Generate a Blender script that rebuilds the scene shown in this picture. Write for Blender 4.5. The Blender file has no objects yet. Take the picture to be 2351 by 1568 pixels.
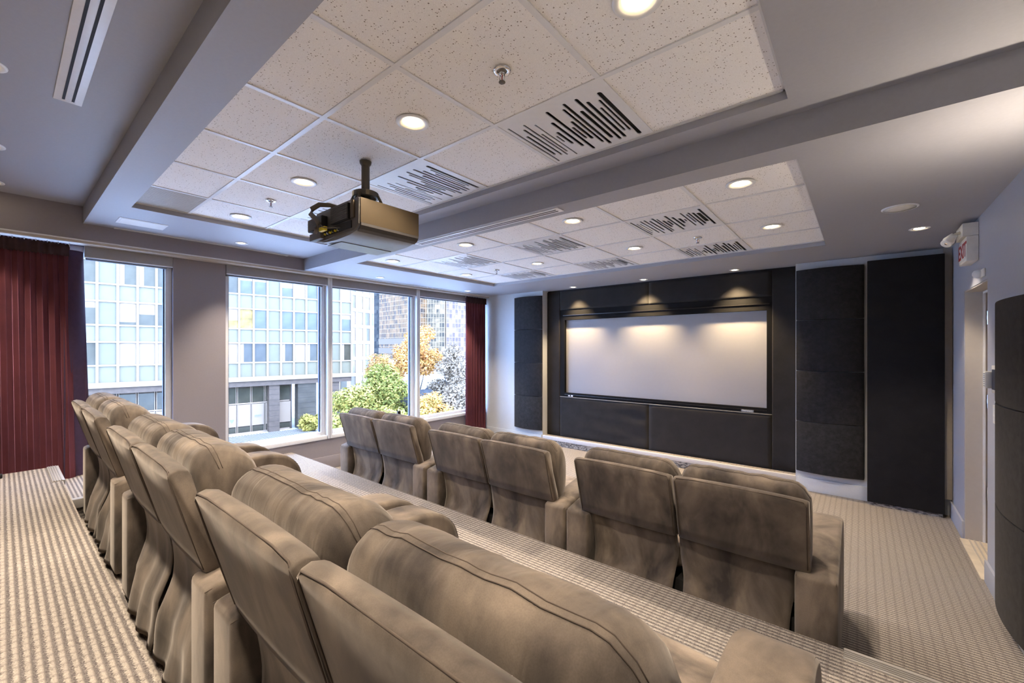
import bpy, bmesh, math, random
from mathutils import Vector, Matrix, noise
R = math.radians
random.seed(7)
SC = bpy.context.scene
C = SC.collection

# ------------------------------------------------------------------ camera
cam_d = bpy.data.cameras.new('camera'); cam = bpy.data.objects.new('camera', cam_d); C.objects.link(cam)
cam.location = (0, 0, 1.62)
cam.rotation_euler = (R(90), 0, math.atan2(799.5, 969.0))
cam_d.sensor_width = 36.0; cam_d.lens = 969.0 / 2351 * 36; cam_d.shift_y = 15.0 / 2351
cam_d.clip_start = .03; cam_d.clip_end = 2500
SC.camera = cam
# ------------------------------------------------------------------ world, sun, exposure
W = bpy.data.worlds.new('sky'); SC.world = W; W.use_nodes = True
wn = W.node_tree; wn.nodes.clear()
wo = wn.nodes.new('ShaderNodeOutputWorld'); wb = wn.nodes.new('ShaderNodeBackground')
wtc = wn.nodes.new('ShaderNodeTexCoord'); wno = wn.nodes.new('ShaderNodeTexNoise'); wr = wn.nodes.new('ShaderNodeValToRGB')
wno.inputs['Scale'].default_value = 3.0; wno.inputs['Detail'].default_value = 5
wr.color_ramp.elements[0].position = .4; wr.color_ramp.elements[0].color = (.23, .42, 1.0, 1)
wr.color_ramp.elements[1].position = .62; wr.color_ramp.elements[1].color = (.54, .71, 1.0, 1)
wn.links.new(wtc.outputs['Generated'], wno.inputs['Vector']); wn.links.new(wno.outputs['Fac'], wr.inputs['Fac'])
wn.links.new(wr.outputs['Color'], wb.inputs['Color']); wb.inputs['Strength'].default_value = 6.2
wn.links.new(wb.outputs['Background'], wo.inputs['Surface'])
sd = bpy.data.lights.new('sun', 'SUN'); so = bpy.data.objects.new('sun', sd); C.objects.link(so)
sd.energy = 1.0; sd.angle = R(12); sd.color = (1, .95, .88); so.rotation_euler = (R(-18), R(48), 0)
SC.view_settings.view_transform = 'Standard'; SC.view_settings.look = 'None'
SC.view_settings.exposure = 1.32; SC.view_settings.gamma = 1.0; SC.view_settings.use_curve_mapping = False
cy = SC.cycles
cy.use_denoising = True; cy.max_bounces = 5; cy.diffuse_bounces = 4; cy.glossy_bounces = 2; cy.transparent_max_bounces = 6
cy.use_adaptive_sampling = True; cy.adaptive_threshold = .15; cy.adaptive_min_samples = 16
cy.caustics_reflective = False; cy.caustics_refractive = False; cy.sample_clamp_indirect = 6.0
LAMP = 38.0          # watts of one downlight
WARM = (1.0, .84, .66)

# ------------------------------------------------------------------ materials
MATS = {}
def nodes(name):
    m = bpy.data.materials.new(name); m.use_nodes = True; MATS[name] = m
    t = m.node_tree; b = t.nodes['Principled BSDF']
    return m, t, b
def nd(t, typ, **kw):
    n = t.nodes.new(typ)
    for k, v in kw.items():
        if k in n.inputs.keys(): n.inputs[k].default_value = v
        else: setattr(n, k, v)
    return n
def lk(t, a, b): t.links.new(a, b)
def ramp(t, fac, stops):
    r = t.nodes.new('ShaderNodeValToRGB'); e = r.color_ramp.elements
    while len(e) < len(stops): e.new(.5)
    for el, (p, c) in zip(e, stops):
        el.position = p; el.color = (c, c, c, 1) if not hasattr(c, '__len__') else (*c, 1)
    lk(t, fac, r.inputs['Fac']); return r.outputs['Color']
def coords(t, scale=(1, 1, 1), rot=(0, 0, 0)):
    tc = t.nodes.new('ShaderNodeTexCoord'); mp = t.nodes.new('ShaderNodeMapping')
    mp.inputs['Scale'].default_value = scale; mp.inputs['Rotation'].default_value = rot
    lk(t, tc.outputs['Object'], mp.inputs['Vector']); return mp.outputs['Vector']
def bump(t, b, h, strength=.2, dist=.01):
    n = nd(t, 'ShaderNodeBump'); n.inputs['Strength'].default_value = strength; n.inputs['Distance'].default_value = dist
    lk(t, h, n.inputs['Height']); lk(t, n.outputs['Normal'], b.inputs['Normal'])
def plain(name, col, rough=.6, metal=0, spec=.5, var=.05, scale=30, bmp=0, emit=None):
    m, t, b = nodes(name)
    b.inputs['Roughness'].default_value = rough; b.inputs['Metallic'].default_value = metal
    b.inputs['Specular IOR Level'].default_value = spec
    n = nd(t, 'ShaderNodeTexNoise', Scale=scale, Detail=3.0); lk(t, coords(t), n.inputs['Vector'])
    lo = [c * (1 - var) for c in col]; hi = [min(1, c * (1 + var)) for c in col]
    lk(t, ramp(t, n.outputs['Fac'], [(.3, lo), (.7, hi)]), b.inputs['Base Color'])
    if bmp: bump(t, b, n.outputs['Fac'], bmp, .004)
    if emit: b.inputs['Emission Color'].default_value = (*emit[0], 1); b.inputs['Emission Strength'].default_value = emit[1]
    return m
plain('paint_grey', (.355, .360, .395), .55, var=.02, scale=60, bmp=.03)
plain('paint_pale', (.56, .58, .60), .55, var=.02, scale=60, bmp=.03)
plain('paint_wall', (.40, .41, .46), .55, var=.02, scale=60, bmp=.03)
plain('paint_pier', (.26, .235, .255), .55, var=.02, scale=60)
plain('paint_white', (.72, .72, .71), .45, var=.02, scale=40)
plain('trim_beige', (.50, .44, .37), .5, var=.04)
plain('white_metal', (.74, .75, .77), .35, var=.02)
plain('blind_grey', (.30, .295, .31), .6, var=.03)
plain('gasket', (.03, .035, .06), .5)
plain('black', (.006, .006, .007), .7)
plain('black_gloss', (.012, .011, .011), .28)
plain('black_frame', (.007, .0065, .0065), .75, spec=.15)
plain('chrome', (.8, .8, .82), .12, 1.0)
plain('dark_metal', (.10, .085, .065), .4, .8)
plain('plastic_white', (.78, .76, .70), .4)
plain('plastic_dark', (.055, .05, .048), .45)
plain('projector_bronze', (.105, .078, .047), .34, .55, var=.05, scale=8)
plain('projector_grey', (.20, .205, .215), .4, .1)
plain('projector_rear', (.11, .10, .092), .5)
plain('yellow', (.75, .60, .02), .4)
plain('cable', (.12, .10, .08), .6)
plain('red_print', (.36, .03, .03), .5)
plain('mark_grey', (.20, .22, .25), .5)
plain('screen_white', (.36, .352, .355), .8, spec=.2, var=.01)
plain('grille_beige', (.46, .42, .36), .5, var=.03)
plain('wood_threshold', (.66, .56, .42), .4, var=.08, scale=15)
plain('nosing', (.36, .335, .305), .5, var=.04, scale=20)
plain('nosing_groove', (.25, .235, .22), .6)
plain('stage_nosing', (.56, .54, .53), .5, var=.03)
plain('door_paint', (.48, .44, .39), .5, var=.02)
plain('seam_dark', (.085, .064, .050), .9)
plain('base_black', (.012, .011, .011), .8)
def fabric(name, lo, hi, scale, bmp, fine=900):
    m, t, b = nodes(name); v = coords(t)
    n1 = nd(t, 'ShaderNodeTexNoise', Scale=scale, Detail=6.0, Roughness=.7); lk(t, v, n1.inputs['Vector'])
    n2 = nd(t, 'ShaderNodeTexNoise', Scale=fine, Detail=1.0); lk(t, v, n2.inputs['Vector'])
    mx = nd(t, 'ShaderNodeMix', data_type='FLOAT'); mx.inputs[0].default_value = .35
    lk(t, n1.outputs['Fac'], mx.inputs[2]); lk(t, n2.outputs['Fac'], mx.inputs[3])
    lk(t, ramp(t, mx.outputs[0], [(.3, lo), (.7, hi)]), b.inputs['Base Color'])
    b.inputs['Roughness'].default_value = .95; b.inputs['Specular IOR Level'].default_value = .1
    b.inputs['Sheen Weight'].default_value = .10; b.inputs['Sheen Roughness'].default_value = .5
    b.inputs['Sheen Tint'].default_value = (.8, .75, .72, 1)
    bump(t, b, mx.outputs[0], bmp, .003); return m
fabric('panel_velour', (.013, .013, .014), (.040, .039, .040), 22, .5)
fabric('panel_flat', (.012, .0115, .012), (.021, .020, .020), 6, .25)
fabric('stage_cloth', (.021, .020, .020), (.034, .032, .031), 5, .25)
def suede(name, wr, g=1.0):
    m, t, b = nodes(name)
    v1 = coords(t, (1, 1, .45))
    n1 = nd(t, 'ShaderNodeTexNoise', Scale=5.5, Detail=4.0, Roughness=.55, Distortion=.35); lk(t, v1, n1.inputs['Vector'])
    n2 = nd(t, 'ShaderNodeTexNoise', Scale=420.0, Detail=2.0); lk(t, coords(t), n2.inputs['Vector'])
    c1 = ramp(t, n1.outputs['Fac'], [(p_, tuple(min(.6, x_ * g) for x_ in c_)) for p_, c_ in [(.34, (.048, .040, .036)), (.50, (.122, .099, .081)), (.67, (.228, .183, .144))]])
    mx = nd(t, 'ShaderNodeMix', data_type='RGBA', blend_type='MULTIPLY'); mx.inputs[0].default_value = .5
    lk(t, c1, mx.inputs[6]); lk(t, ramp(t, n2.outputs['Fac'], [(.3, .7), (.7, 1.0)]), mx.inputs[7])
    lk(t, mx.outputs[2], b.inputs['Base Color'])
    b.inputs['Roughness'].default_value = .9; b.inputs['Specular IOR Level'].default_value = .15
    b.inputs['Sheen Weight'].default_value = .35; b.inputs['Sheen Roughness'].default_value = .45
    b.inputs['Sheen Tint'].default_value = (.9, .82, .74, 1)
    if wr:
        n3 = nd(t, 'ShaderNodeTexNoise', Scale=1.0, Detail=3.0, Distortion=.6); lk(t, coords(t, (15, 4, 3)), n3.inputs['Vector'])
        bump(t, b, n3.outputs['Fac'], wr, .03)
    else: bump(t, b, n1.outputs['Fac'], .25, .012)
    return m
suede('suede', 0); suede('suede_gathered', .30); suede('suede_lamplit', 0, 1.75)  # last one: same suede for the seats, lamplight painted in as a lighter colour
def carpet(name, swap):
    m, t, b = nodes(name)
    tc = nd(t, 'ShaderNodeTexCoord'); sp = nd(t, 'ShaderNodeSeparateXYZ'); lk(t, tc.outputs['Object'], sp.inputs[0])
    p, q = (sp.outputs[1], sp.outputs[0]) if swap else (sp.outputs[0], sp.outputs[1])
    nz = nd(t, 'ShaderNodeTexNoise', Scale=230.0, Detail=2.0); lk(t, tc.outputs['Object'], nz.inputs['Vector'])
    big = nd(t, 'ShaderNodeTexNoise', Scale=2.0, Detail=2.0); lk(t, tc.outputs['Object'], big.inputs['Vector'])
    def stripe(src, pitch, lo, hi):
        a = nd(t, 'ShaderNodeMath', operation='DIVIDE'); lk(t, src, a.inputs[0]); a.inputs[1].default_value = pitch
        j = nd(t, 'ShaderNodeMath', operation='MULTIPLY_ADD'); lk(t, nz.outputs['Fac'], j.inputs[0]); j.inputs[1].default_value = .55; lk(t, a.outputs[0], j.inputs[2])
        f = nd(t, 'ShaderNodeMath', operation='PINGPONG'); lk(t, j.outputs[0], f.inputs[0]); f.inputs[1].default_value = .5
        return ramp(t, f.outputs[0], [(lo, 0.0), (hi, 1.0)])
    band = stripe(p, .046, .06, .17); dash = stripe(q, .0245, .15, .33)
    mu = nd(t, 'ShaderNodeMath', operation='MULTIPLY'); lk(t, band, mu.inputs[0]); lk(t, dash, mu.inputs[1])
    sub = nd(t, 'ShaderNodeMix', data_type='FLOAT'); sub.inputs[0].default_value = .58; lk(t, mu.outputs[0], sub.inputs[2]); lk(t, dash, sub.inputs[3])
    c = nd(t, 'ShaderNodeMix', data_type='RGBA'); lk(t, sub.outputs[0], c.inputs[0])
    lk(t, ramp(t, nz.outputs['Fac'], [(.35, (.095, .083, .080)), (.65, (.215, .192, .182))]), c.inputs[6])
    lk(t, ramp(t, nz.outputs['Fac'], [(.3, (.30, .263, .225)), (.7, (.48, .43, .38))]), c.inputs[7])
    lk(t, c.outputs[2], b.inputs['Base Color'])
    b.inputs['Roughness'].default_value = 1; b.inputs['Specular IOR Level'].default_value = .05
    bump(t, b, sub.outputs[0], .5, .004); return m
carpet('carpet', False)
def riser_carpet():
    m, t, b = nodes('carpet_riser')
    br = nd(t, 'ShaderNodeTexNoise', Scale=1.0, Detail=2.0); lk(t, coords(t, (28, 28, 90)), br.inputs['Vector'])
    lk(t, ramp(t, br.outputs['Fac'], [(.42, (.09, .085, .085)), (.58, (.36, .33, .30))]), b.inputs['Base Color'])
    b.inputs['Roughness'].default_value = 1; b.inputs['Specular IOR Level'].default_value = .05
riser_carpet()
def tile_mat():
    m, t, b = nodes('ceiling_tile'); v = coords(t)
    vo = nd(t, 'ShaderNodeTexVoronoi', Scale=105.0, feature='F1'); lk(t, v, vo.inputs['Vector'])
    # sparse pits: only where the cell colour is high
    sv = nd(t, 'ShaderNodeSeparateColor'); lk(t, vo.outputs['Color'], sv.inputs[0])
    d = nd(t, 'ShaderNodeMath', operation='MULTIPLY_ADD'); lk(t, sv.outputs[0], d.inputs[0]); d.inputs[1].default_value = .50; d.inputs[2].default_value = -.17
    lt = nd(t, 'ShaderNodeMath', operation='LESS_THAN'); lk(t, vo.outputs['Distance'], lt.inputs[0])
    lk(t, d.outputs[0], lt.inputs[1])
    f = nd(t, 'ShaderNodeTexNoise', Scale=420.0, Detail=2.0); lk(t, v, f.inputs['Vector'])
    base = ramp(t, f.outputs['Fac'], [(.35, (.82, .805, .79)), (.6, (.92, .91, .90))])
    mx = nd(t, 'ShaderNodeMix', data_type='RGBA'); lk(t, lt.outputs[0], mx.inputs[0]); lk(t, base, mx.inputs[6]); mx.inputs[7].default_value = (.33, .30, .27, 1)
    lk(t, mx.outputs[2], b.inputs['Base Color']); b.inputs['Roughness'].default_value = .9; b.inputs['Specular IOR Level'].default_value = .1
    bump(t, b, f.outputs['Fac'], .3, .002)
tile_mat()
def velvet():
    m, t, b = nodes('velvet')
    n = nd(t, 'ShaderNodeTexNoise', Scale=3.0, Detail=4.0); lk(t, coords(t), n.inputs['Vector'])
    lk(t, ramp(t, n.outputs['Fac'], [(.3, (.085, .025, .033)), (.7, (.130, .038, .044))]), b.inputs['Base Color'])
    b.inputs['Roughness'].default_value = .85; b.inputs['Sheen Weight'].default_value = .6; b.inputs['Sheen Roughness'].default_value = .35
    b.inputs['Sheen Tint'].default_value = (.75, .35, .55, 1); b.inputs['Specular IOR Level'].default_value = .1
velvet()
plain('curtain_lining', (.05, .025, .055), .9, var=.1)
plain('curtain_header', (.035, .014, .018), .9, var=.1)
def glass(name, tint, refl, ref_col=(1, 1, 1)):
    m = bpy.data.materials.new(name); m.use_nodes = True; MATS[name] = m; t = m.node_tree; t.nodes.clear()
    o = nd(t, 'ShaderNodeOutputMaterial'); tr = nd(t, 'ShaderNodeBsdfTransparent'); g = nd(t, 'ShaderNodeBsdfGlossy')
    tr.inputs['Color'].default_value = (*tint, 1); g.inputs['Roughness'].default_value = .02; g.inputs['Color'].default_value = (*ref_col, 1)
    lw = nd(t, 'ShaderNodeLayerWeight'); lw.inputs['Blend'].default_value = refl
    mx = nd(t, 'ShaderNodeMixShader'); lk(t, lw.outputs['Fresnel'], mx.inputs[0]); lk(t, tr.outputs[0], mx.inputs[1]); lk(t, g.outputs[0], mx.inputs[2])
    lk(t, mx.outputs[0], o.inputs['Surface'])
glass('window_glass', (.96, .98, .98), .04)
def emis(name, col, s):
    m, t, b = nodes(name); b.inputs['Base Color'].default_value = (.9, .85, .75, 1)
    b.inputs['Emission Color'].default_value = (*col, 1); b.inputs['Emission Strength'].default_value = s
emis('lamp_glow', (1, .80, .52), 9.0); emis('lamp_glow_soft', (1, .80, .50), 2.6)
# outdoors
plain('grid_white', (0.286, 0.211, 0.147), .6, spec=.1)
plain('facade_white', (0.313, 0.233, 0.166), .5, spec=.2, var=.02)
plain('facade_spandrel', (0.178, 0.155, 0.100), .35, spec=.3, var=.05, scale=1.2)
plain('facade_blank', (0.162, 0.144, 0.096), .35, spec=.3, var=.05, scale=1.2)
plain('facade_glass', (0.061, 0.054, 0.037), .15, spec=.45, var=.25, scale=.9)
plain('facade_glass_blue', (0.091, 0.093, 0.083), .15, spec=.45, var=.3, scale=.7)
plain('facade_glass_leafy', (0.279, 0.182, 0.044), .2, spec=.3, var=.5, scale=1.6)
plain('facade_blind', (0.276, 0.205, 0.144), .6, spec=.2, var=.02)
plain('facade_stone', (0.115, 0.084, 0.063), .7, spec=.2, var=.12, scale=2.5)
plain('facade_stone_dark', (0.083, 0.069, 0.052), .4, spec=.3, var=.25, scale=.8)
plain('pavement', (.60, .58, .55), .8, var=.06, scale=.6)
plain('slat_grey', (0.256, 0.218, 0.179), .6, var=.05, scale=4)
plain('slat_gap', (.07, .06, .052), .8)
plain('leaf_green', (0.193, 0.190, 0.043), .7, spec=.08, var=.4, scale=1.6)
plain('leaf_lime', (0.380, 0.304, 0.073), .7, spec=.08, var=.4, scale=1.6)
plain('leaf_yellow', (0.627, 0.332, 0.092), .7, spec=.08, var=.4, scale=1.6)
plain('leaf_orange', (0.540, 0.268, 0.103), .7, spec=.08, var=.4, scale=1.6)
plain('leaf_pale', (0.270, 0.202, 0.136), .7, spec=.08, var=.4, scale=1.6)
plain('podium_stone', (.15, .115, .085), .7, spec=.1)
plain('bark', (.06, .05, .045), .9)
plain('hedge_dark', (0.034, 0.036, 0.039), .8, var=.3, scale=3)
def tower_mat(name, a, b_, c_, sx, sz):
    m, t, b = nodes(name)
    v = coords(t, (sx, sx, sz))
    fl = nd(t, 'ShaderNodeVectorMath', operation='FLOOR'); lk(t, v, fl.inputs[0])
    wn2 = nd(t, 'ShaderNodeTexWhiteNoise'); lk(t, fl.outputs[0], wn2.inputs['Vector'])
    n = nd(t, 'ShaderNodeTexNoise', Scale=.12, Detail=3.0, Distortion=2.0); lk(t, coords(t), n.inputs['Vector'])
    ad = nd(t, 'ShaderNodeMath', operation='MULTIPLY_ADD'); lk(t, wn2.outputs['Value'], ad.inputs[0]); ad.inputs[1].default_value = .55
    s2 = nd(t, 'ShaderNodeMath', operation='MULTIPLY_ADD'); lk(t, n.outputs['Fac'], s2.inputs[0]); s2.inputs[1].default_value = 1.0; s2.inputs[2].default_value = -.28
    lk(t, s2.outputs[0], ad.inputs[2])
    lk(t, ramp(t, ad.outputs[0], [(.2, a), (.5, b_), (.8, c_)]), b.inputs['Base Color'])
    b.inputs['Roughness'].default_value = .5; b.inputs['Specular IOR Level'].default_value = .15
tower_mat('tower_brown', (0.030, 0.022, 0.018), (0.102, 0.055, 0.022), (0.190, 0.100, 0.041), .55, .31)
tower_mat('tower_glass', (0.054, 0.046, 0.035), (0.143, 0.105, 0.061), (0.272, 0.199, 0.132), .45, .31)
tower_mat('tower_lilac', (0.102, 0.075, 0.069), (0.156, 0.114, 0.093), (0.258, 0.188, 0.142), .45, .31)
tower_mat('tower_blue', (0.030, 0.032, 0.033), (0.052, 0.052, 0.051), (0.082, 0.078, 0.069), .5, .35)
tower_mat('tower_pale', (0.116, 0.103, 0.078), (0.190, 0.154, 0.113), (0.272, 0.205, 0.147), .45, .31)

# ------------------------------------------------------------------ mesh builders
class MB:
    def __init__(s): s.v = []; s.f = []
    def add(s, v, f):
        o = len(s.v); s.v += [tuple(p) for p in v]; s.f += [tuple(i + o for i in q) for q in f]; return s
    def box(s, x0, x1, y0, y1, z0, z1):
        return s.add([(x0, y0, z0), (x1, y0, z0), (x1, y1, z0), (x0, y1, z0), (x0, y0, z1), (x1, y0, z1), (x1, y1, z1), (x0, y1, z1)],
                     [(0, 3, 2, 1), (4, 5, 6, 7), (0, 1, 5, 4), (1, 2, 6, 5), (2, 3, 7, 6), (3, 0, 4, 7)])
    def prism(s, poly, axis, lo, hi):
        """closed 2-D polygon extruded along axis (0 x, 1 y, 2 z); poly holds the two other coordinates in order"""
        def P(a, b, c):
            return (c, a, b) if axis == 0 else (a, c, b) if axis == 1 else (a, b, c)
        n = len(poly); v = [P(a, b, lo) for a, b in poly] + [P(a, b, hi) for a, b in poly]
        f = [tuple(range(n))[::-1], tuple(range(n, 2 * n))] + [(i, (i + 1) % n, n + (i + 1) % n, n + i) for i in range(n)]
        return s.add(v, f)
    def loft(s, rings, cap=True):
        n = len(rings[0]); v = [p for r in rings for p in r]; f = []
        for k in range(len(rings) - 1):
            for i in range(n):
                j = (i + 1) % n; f.append((k * n + i, k * n + j, (k + 1) * n + j, (k + 1) * n + i))
        if cap: f += [tuple(range(n))[::-1], tuple(range((len(rings) - 1) * n, len(rings) * n))]
        return s.add(v, f)
    def lathe(s, prof, c=(0, 0, 0), n=28, cap=True):
        rings = [[(c[0] + r * math.cos(2 * math.pi * i / n), c[1] + r * math.sin(2 * math.pi * i / n), c[2] + z) for i in range(n)] for r, z in prof]
        return s.loft(rings, cap)
    def tube(s, path, r, n=8):
        rings = []; pts = [Vector(p) for p in path]
        for i, p in enumerate(pts):
            d = (pts[min(i + 1, len(pts) - 1)] - pts[max(i - 1, 0)]).normalized()
            a = d.cross(Vector((0, 0, 1)));  a = a if a.length > .01 else d.cross(Vector((1, 0, 0)))
            a.normalize(); b = d.cross(a)
            rr = r[i] if hasattr(r, '__len__') else r
            rings.append([tuple(p + a * (rr * math.cos(2 * math.pi * k / n)) + b * (rr * math.sin(2 * math.pi * k / n))) for k in range(n)])
        return s.loft(rings)
    def sheet(s, grid, off):
        """grid[i][j] of points; off = thickness vector, closed shell"""
        ni, nj = len(grid), len(grid[0]); o = Vector(off)
        v = [tuple(p) for r in grid for p in r] + [tuple(Vector(p) + o) for r in grid for p in r]; N = ni * nj; f = []
        for i in range(ni - 1):
            for j in range(nj - 1):
                a, b, c, d = i * nj + j, i * nj + j + 1, (i + 1) * nj + j + 1, (i + 1) * nj + j
                f += [(a, b, c, d), (a + N, d + N, c + N, b + N)]
        for i in range(ni - 1):
            for j in (0, nj - 1):
                a, d = i * nj + j, (i + 1) * nj + j; f.append((a, d, d + N, a + N))
        for j in range(nj - 1):
            for i in (0, ni - 1):
                a, b = i * nj + j, i * nj + j + 1; f.append((a, a + N, b + N, b))
        return s.add(v, f)
    def build(s, name, mat, parent=None, bevel=0, seg=2, smooth=False, loc=None, angle=35):
        me = bpy.data.meshes.new(name)
        bm = bmesh.new(); vs = [bm.verts.new(p) for p in s.v]
        for q in s.f:
            try: bm.faces.new([vs[i] for i in q])
            except ValueError: pass
        bmesh.ops.recalc_face_normals(bm, faces=bm.faces)
        if bevel:
            ed = [e for e in bm.edges if len(e.link_faces) == 2 and e.calc_face_angle(0) > R(angle)]
            bmesh.ops.bevel(bm, geom=ed, offset=bevel, segments=seg, profile=.6, affect='EDGES', clamp_overlap=True)
        bm.to_mesh(me); bm.free()
        if smooth or bevel:
            me.polygons.foreach_set('use_smooth', [True] * len(me.polygons))
            if bevel and not smooth:
                try: me.set_sharp_from_angle(angle=R(30))
                except Exception: pass
        me.materials.append(MATS[mat])
        o = bpy.data.objects.new(name, me); C.objects.link(o)
        if parent is not None: o.parent = parent
        if loc is not None: o.location = loc
        return o
def box(*a): return MB().box(*a)
def tag(o, label, cat=None, group=None, kind=None):
    o['label'] = label
    if cat: o['category'] = cat
    if group: o['group'] = group
    if kind: o['kind'] = kind
    return o
def thing(name, label, cat, loc=(0, 0, 0), rz=0, group=None):
    o = bpy.data.objects.new(name, None); C.objects.link(o); o.empty_display_size = .1
    o.location = loc; o.rotation_euler = (0, 0, rz); return tag(o, label, cat, group)
def struct(name, mb, mat, label, parent=None, **k):
    o = mb.build(name, mat, parent, **k)
    if parent is None: tag(o, label, None, None, 'structure')
    return o
def link_copy(o, parent=None):
    c = o.copy(); C.objects.link(c)
    if parent is not None: c.parent = parent
    for ch in list(o.children): link_copy(ch, c)
    return c
def arc(cx, cy_, r, a0, a1, n):
    return [(cx + r * math.cos(R(a0 + (a1 - a0) * i / n)), cy_ + r * math.sin(R(a0 + (a1 - a0) * i / n))) for i in range(n + 1)]
def smooth_loop(p, n=4):
    out = []; m = len(p)
    for i in range(m):
        p0, p1, p2, p3 = (Vector(p[(i + k - 1) % m]) for k in range(4))
        for j in range(n):
            t = j / n
            out.append(tuple(.5 * ((2 * p1) + (p2 - p0) * t + (2 * p0 - 5 * p1 + 4 * p2 - p3) * t * t + (3 * p1 - p0 - 3 * p2 + p3) * t ** 3)))
    return out
def text_mesh(name, body, size, mat, parent, M, extrude=.001, bold=0.0):
    cu = bpy.data.curves.new(name, 'FONT'); cu.body = body; cu.size = size; cu.extrude = extrude; cu.offset = bold
    cu.align_x = 'CENTER'; cu.align_y = 'CENTER'
    to = bpy.data.objects.new(name, cu); C.objects.link(to)
    dg = bpy.context.evaluated_depsgraph_get(); me = bpy.data.meshes.new_from_object(to.evaluated_get(dg))
    bpy.data.objects.remove(to); bpy.data.curves.remove(cu)
    me.transform(M); me.materials.clear(); me.materials.append(MATS[mat]); me.name = name
    o = bpy.data.objects.new(name, me); C.objects.link(o); o.parent = parent; return o

# ------------------------------------------------------------------ the room
XL, XR, XB = -5.50, .68, -5.36            # window wall, door wall, bulkhead face
YF, YN, YBK = 5.84, 5.97, -2.3            # front wall, screen niche, back wall
Z2, Z3 = .31, .62                         # middle and rear platforms
S1, S2, ZR = 2.735, 2.59, 2.885           # soffits, rear ceiling
T1, T2 = S1 + .040, S2 + .042
struct('floor', box(-5.75, .95, 2.33, 6.2, -.2, 0), 'carpet', 'beige and brown woven carpet of the front floor')
mid = struct('floor_middle', box(XL, XR, .30, 2.33, -.2, Z2), 'carpet', 'carpeted middle platform under the rear seats')
rear = struct('floor_rear', MB().box(-5.24, XR, YBK, .30, -.2, Z3).box(-5.75, -5.24, YBK, .30, -.2, Z2), 'carpet', 'carpeted rear platform with striped weave')
# step beside the window, nosings
struct('floor_step', box(XL + .01, -4.635, .305, 1.25, Z2, .462), 'carpet', 'small carpeted step beside the window wall')
st = bpy.data.objects['floor_step']
m = MB().box(-4.66, -4.60, .303, 1.252, .40, .468); m.build('nosing', 'nosing', st, bevel=.004)
m = MB().box(-4.637, -4.63, .305, 1.25, Z2, .40); m.build('riser', 'carpet_riser', st)
m = MB().box(-5.242, -4.635, .245, .312, .585, Z3 + .006); m.build('nosing', 'nosing', rear, bevel=.003)
for k in range(4): box(-5.242, -4.635, .252 + .013 * k, .258 + .013 * k, Z3 + .005, Z3 + .009).build('groove', 'nosing_groove', rear)
m = MB().box(-.055, XR - .02, 2.262, 2.338, .262, Z2 + .007); m.build('nosing', 'nosing', mid, bevel=.003)
for k in range(4): box(-.055, XR - .02, 2.27 + .014 * k, 2.277 + .014 * k, Z2 + .006, Z2 + .010).build('groove', 'nosing_groove', mid)
box(XL, XR, 2.328, 2.336, 0, .262).build('riser', 'carpet_riser', mid)

# walls
wl = MB().box(-5.78, XL, YBK, 6.2, -.2, .405).box(-5.78, XL - .02, YBK, 6.2, 2.56, 3.0).box(-5.78, XL, YBK, -.75, .405, 2.56)
wl = struct('wall_left', wl, 'paint_pier', 'grey window wall below and above the glazing')
box(-5.78, XL, 1.14, 1.61, .405, 2.57).build('pier', 'paint_pier', wl)
struct('baseboard_left', box(XL, XL + .014, 2.335, YF, 0, .175), 'paint_pier', 'grey baseboard along the window wall', bevel=.003)
struct('trim_1', box(XB - .4, XB, YBK, YN, S2, 3.0), 'paint_pier', 'grey bulkhead above the windows')
wf = MB().box(-5.78, -4.146, YF, 6.3, -.1, 2.75).box(-.575, .95, YF, 6.3, -.1, 2.75).box(-4.2, -.5, 6.10, 6.3, -.1, 2.75)
wf = struct('wall_front', wf, 'paint_pale', 'pale grey front wall with a niche for the screen')
struct('baseboard_front', MB().box(XL, -4.16, YF - .014, YF, 0, .15).box(-.56, .06, YF - .014, YF, 0, .15), 'paint_pale', 'pale baseboard under the curved panels', bevel=.003)
DY0, DY1, DZ = 4.35, 5.20, 2.10
wr_ = MB().box(XR, XR + .25, YBK, DY0, -.2, 3.0).box(XR, XR + .25, DY1, 6.3, -.2, 3.0).box(XR, XR + .25, DY0, DY1, DZ, 3.0)
struct('wall_right', wr_, 'paint_wall', 'blue grey wall with the exit door')
struct('baseboard_right', MB().box(XR - .016, XR, 2.34, DY0, 0, .15).box(XR - .016, XR, DY1, YF - .02, 0, .15), 'paint_wall', 'blue grey baseboard beside the door', bevel=.004)
struct('wall_back', box(-5.78, .95, YBK - .2, YBK, -.2, 3.0), 'paint_grey', 'grey wall at the back of the room')
# door
dr = struct('door_1', box(XR + .155, XR + .20, DY0, DY1, .012, DZ), 'door_paint', 'beige painted exit door set back in its reveal')
MB().box(XR + .004, XR + .155, DY1 - .012, DY1, 0, DZ).box(XR + .004, XR + .155, DY0, DY1, DZ - .012, DZ).build('jamb', 'door_paint', dr)
MB().box(XR + .105, XR + .118, DY1 - .03, DY1 - .012, 0, DZ - .012).box(XR + .105, XR + .118, DY0, DY1, DZ - .03, DZ - .012).build('door_stop', 'paint_white', dr)
for z in (.42, 1.18, 1.87):
    MB().lathe([(.008, -.055), (.008, .055)], (XR + .132, DY1 - .032, z), 10).lathe([(.0095, -.018), (.0095, .018)], (XR + .132, DY1 - .032, z), 10).build('hinge', 'chrome', dr, smooth=False)
box(XR - .03, XR + .155, DY0, DY1 - .02, 0, .012).build('threshold', 'wood_threshold', dr, bevel=.003)
for k in range(3): box(XR + .02 + .03 * k, XR + .03 + .03 * k, DY0, DY1 - .02, .012, .016).build('threshold_rib', 'trim_beige', dr)

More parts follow.
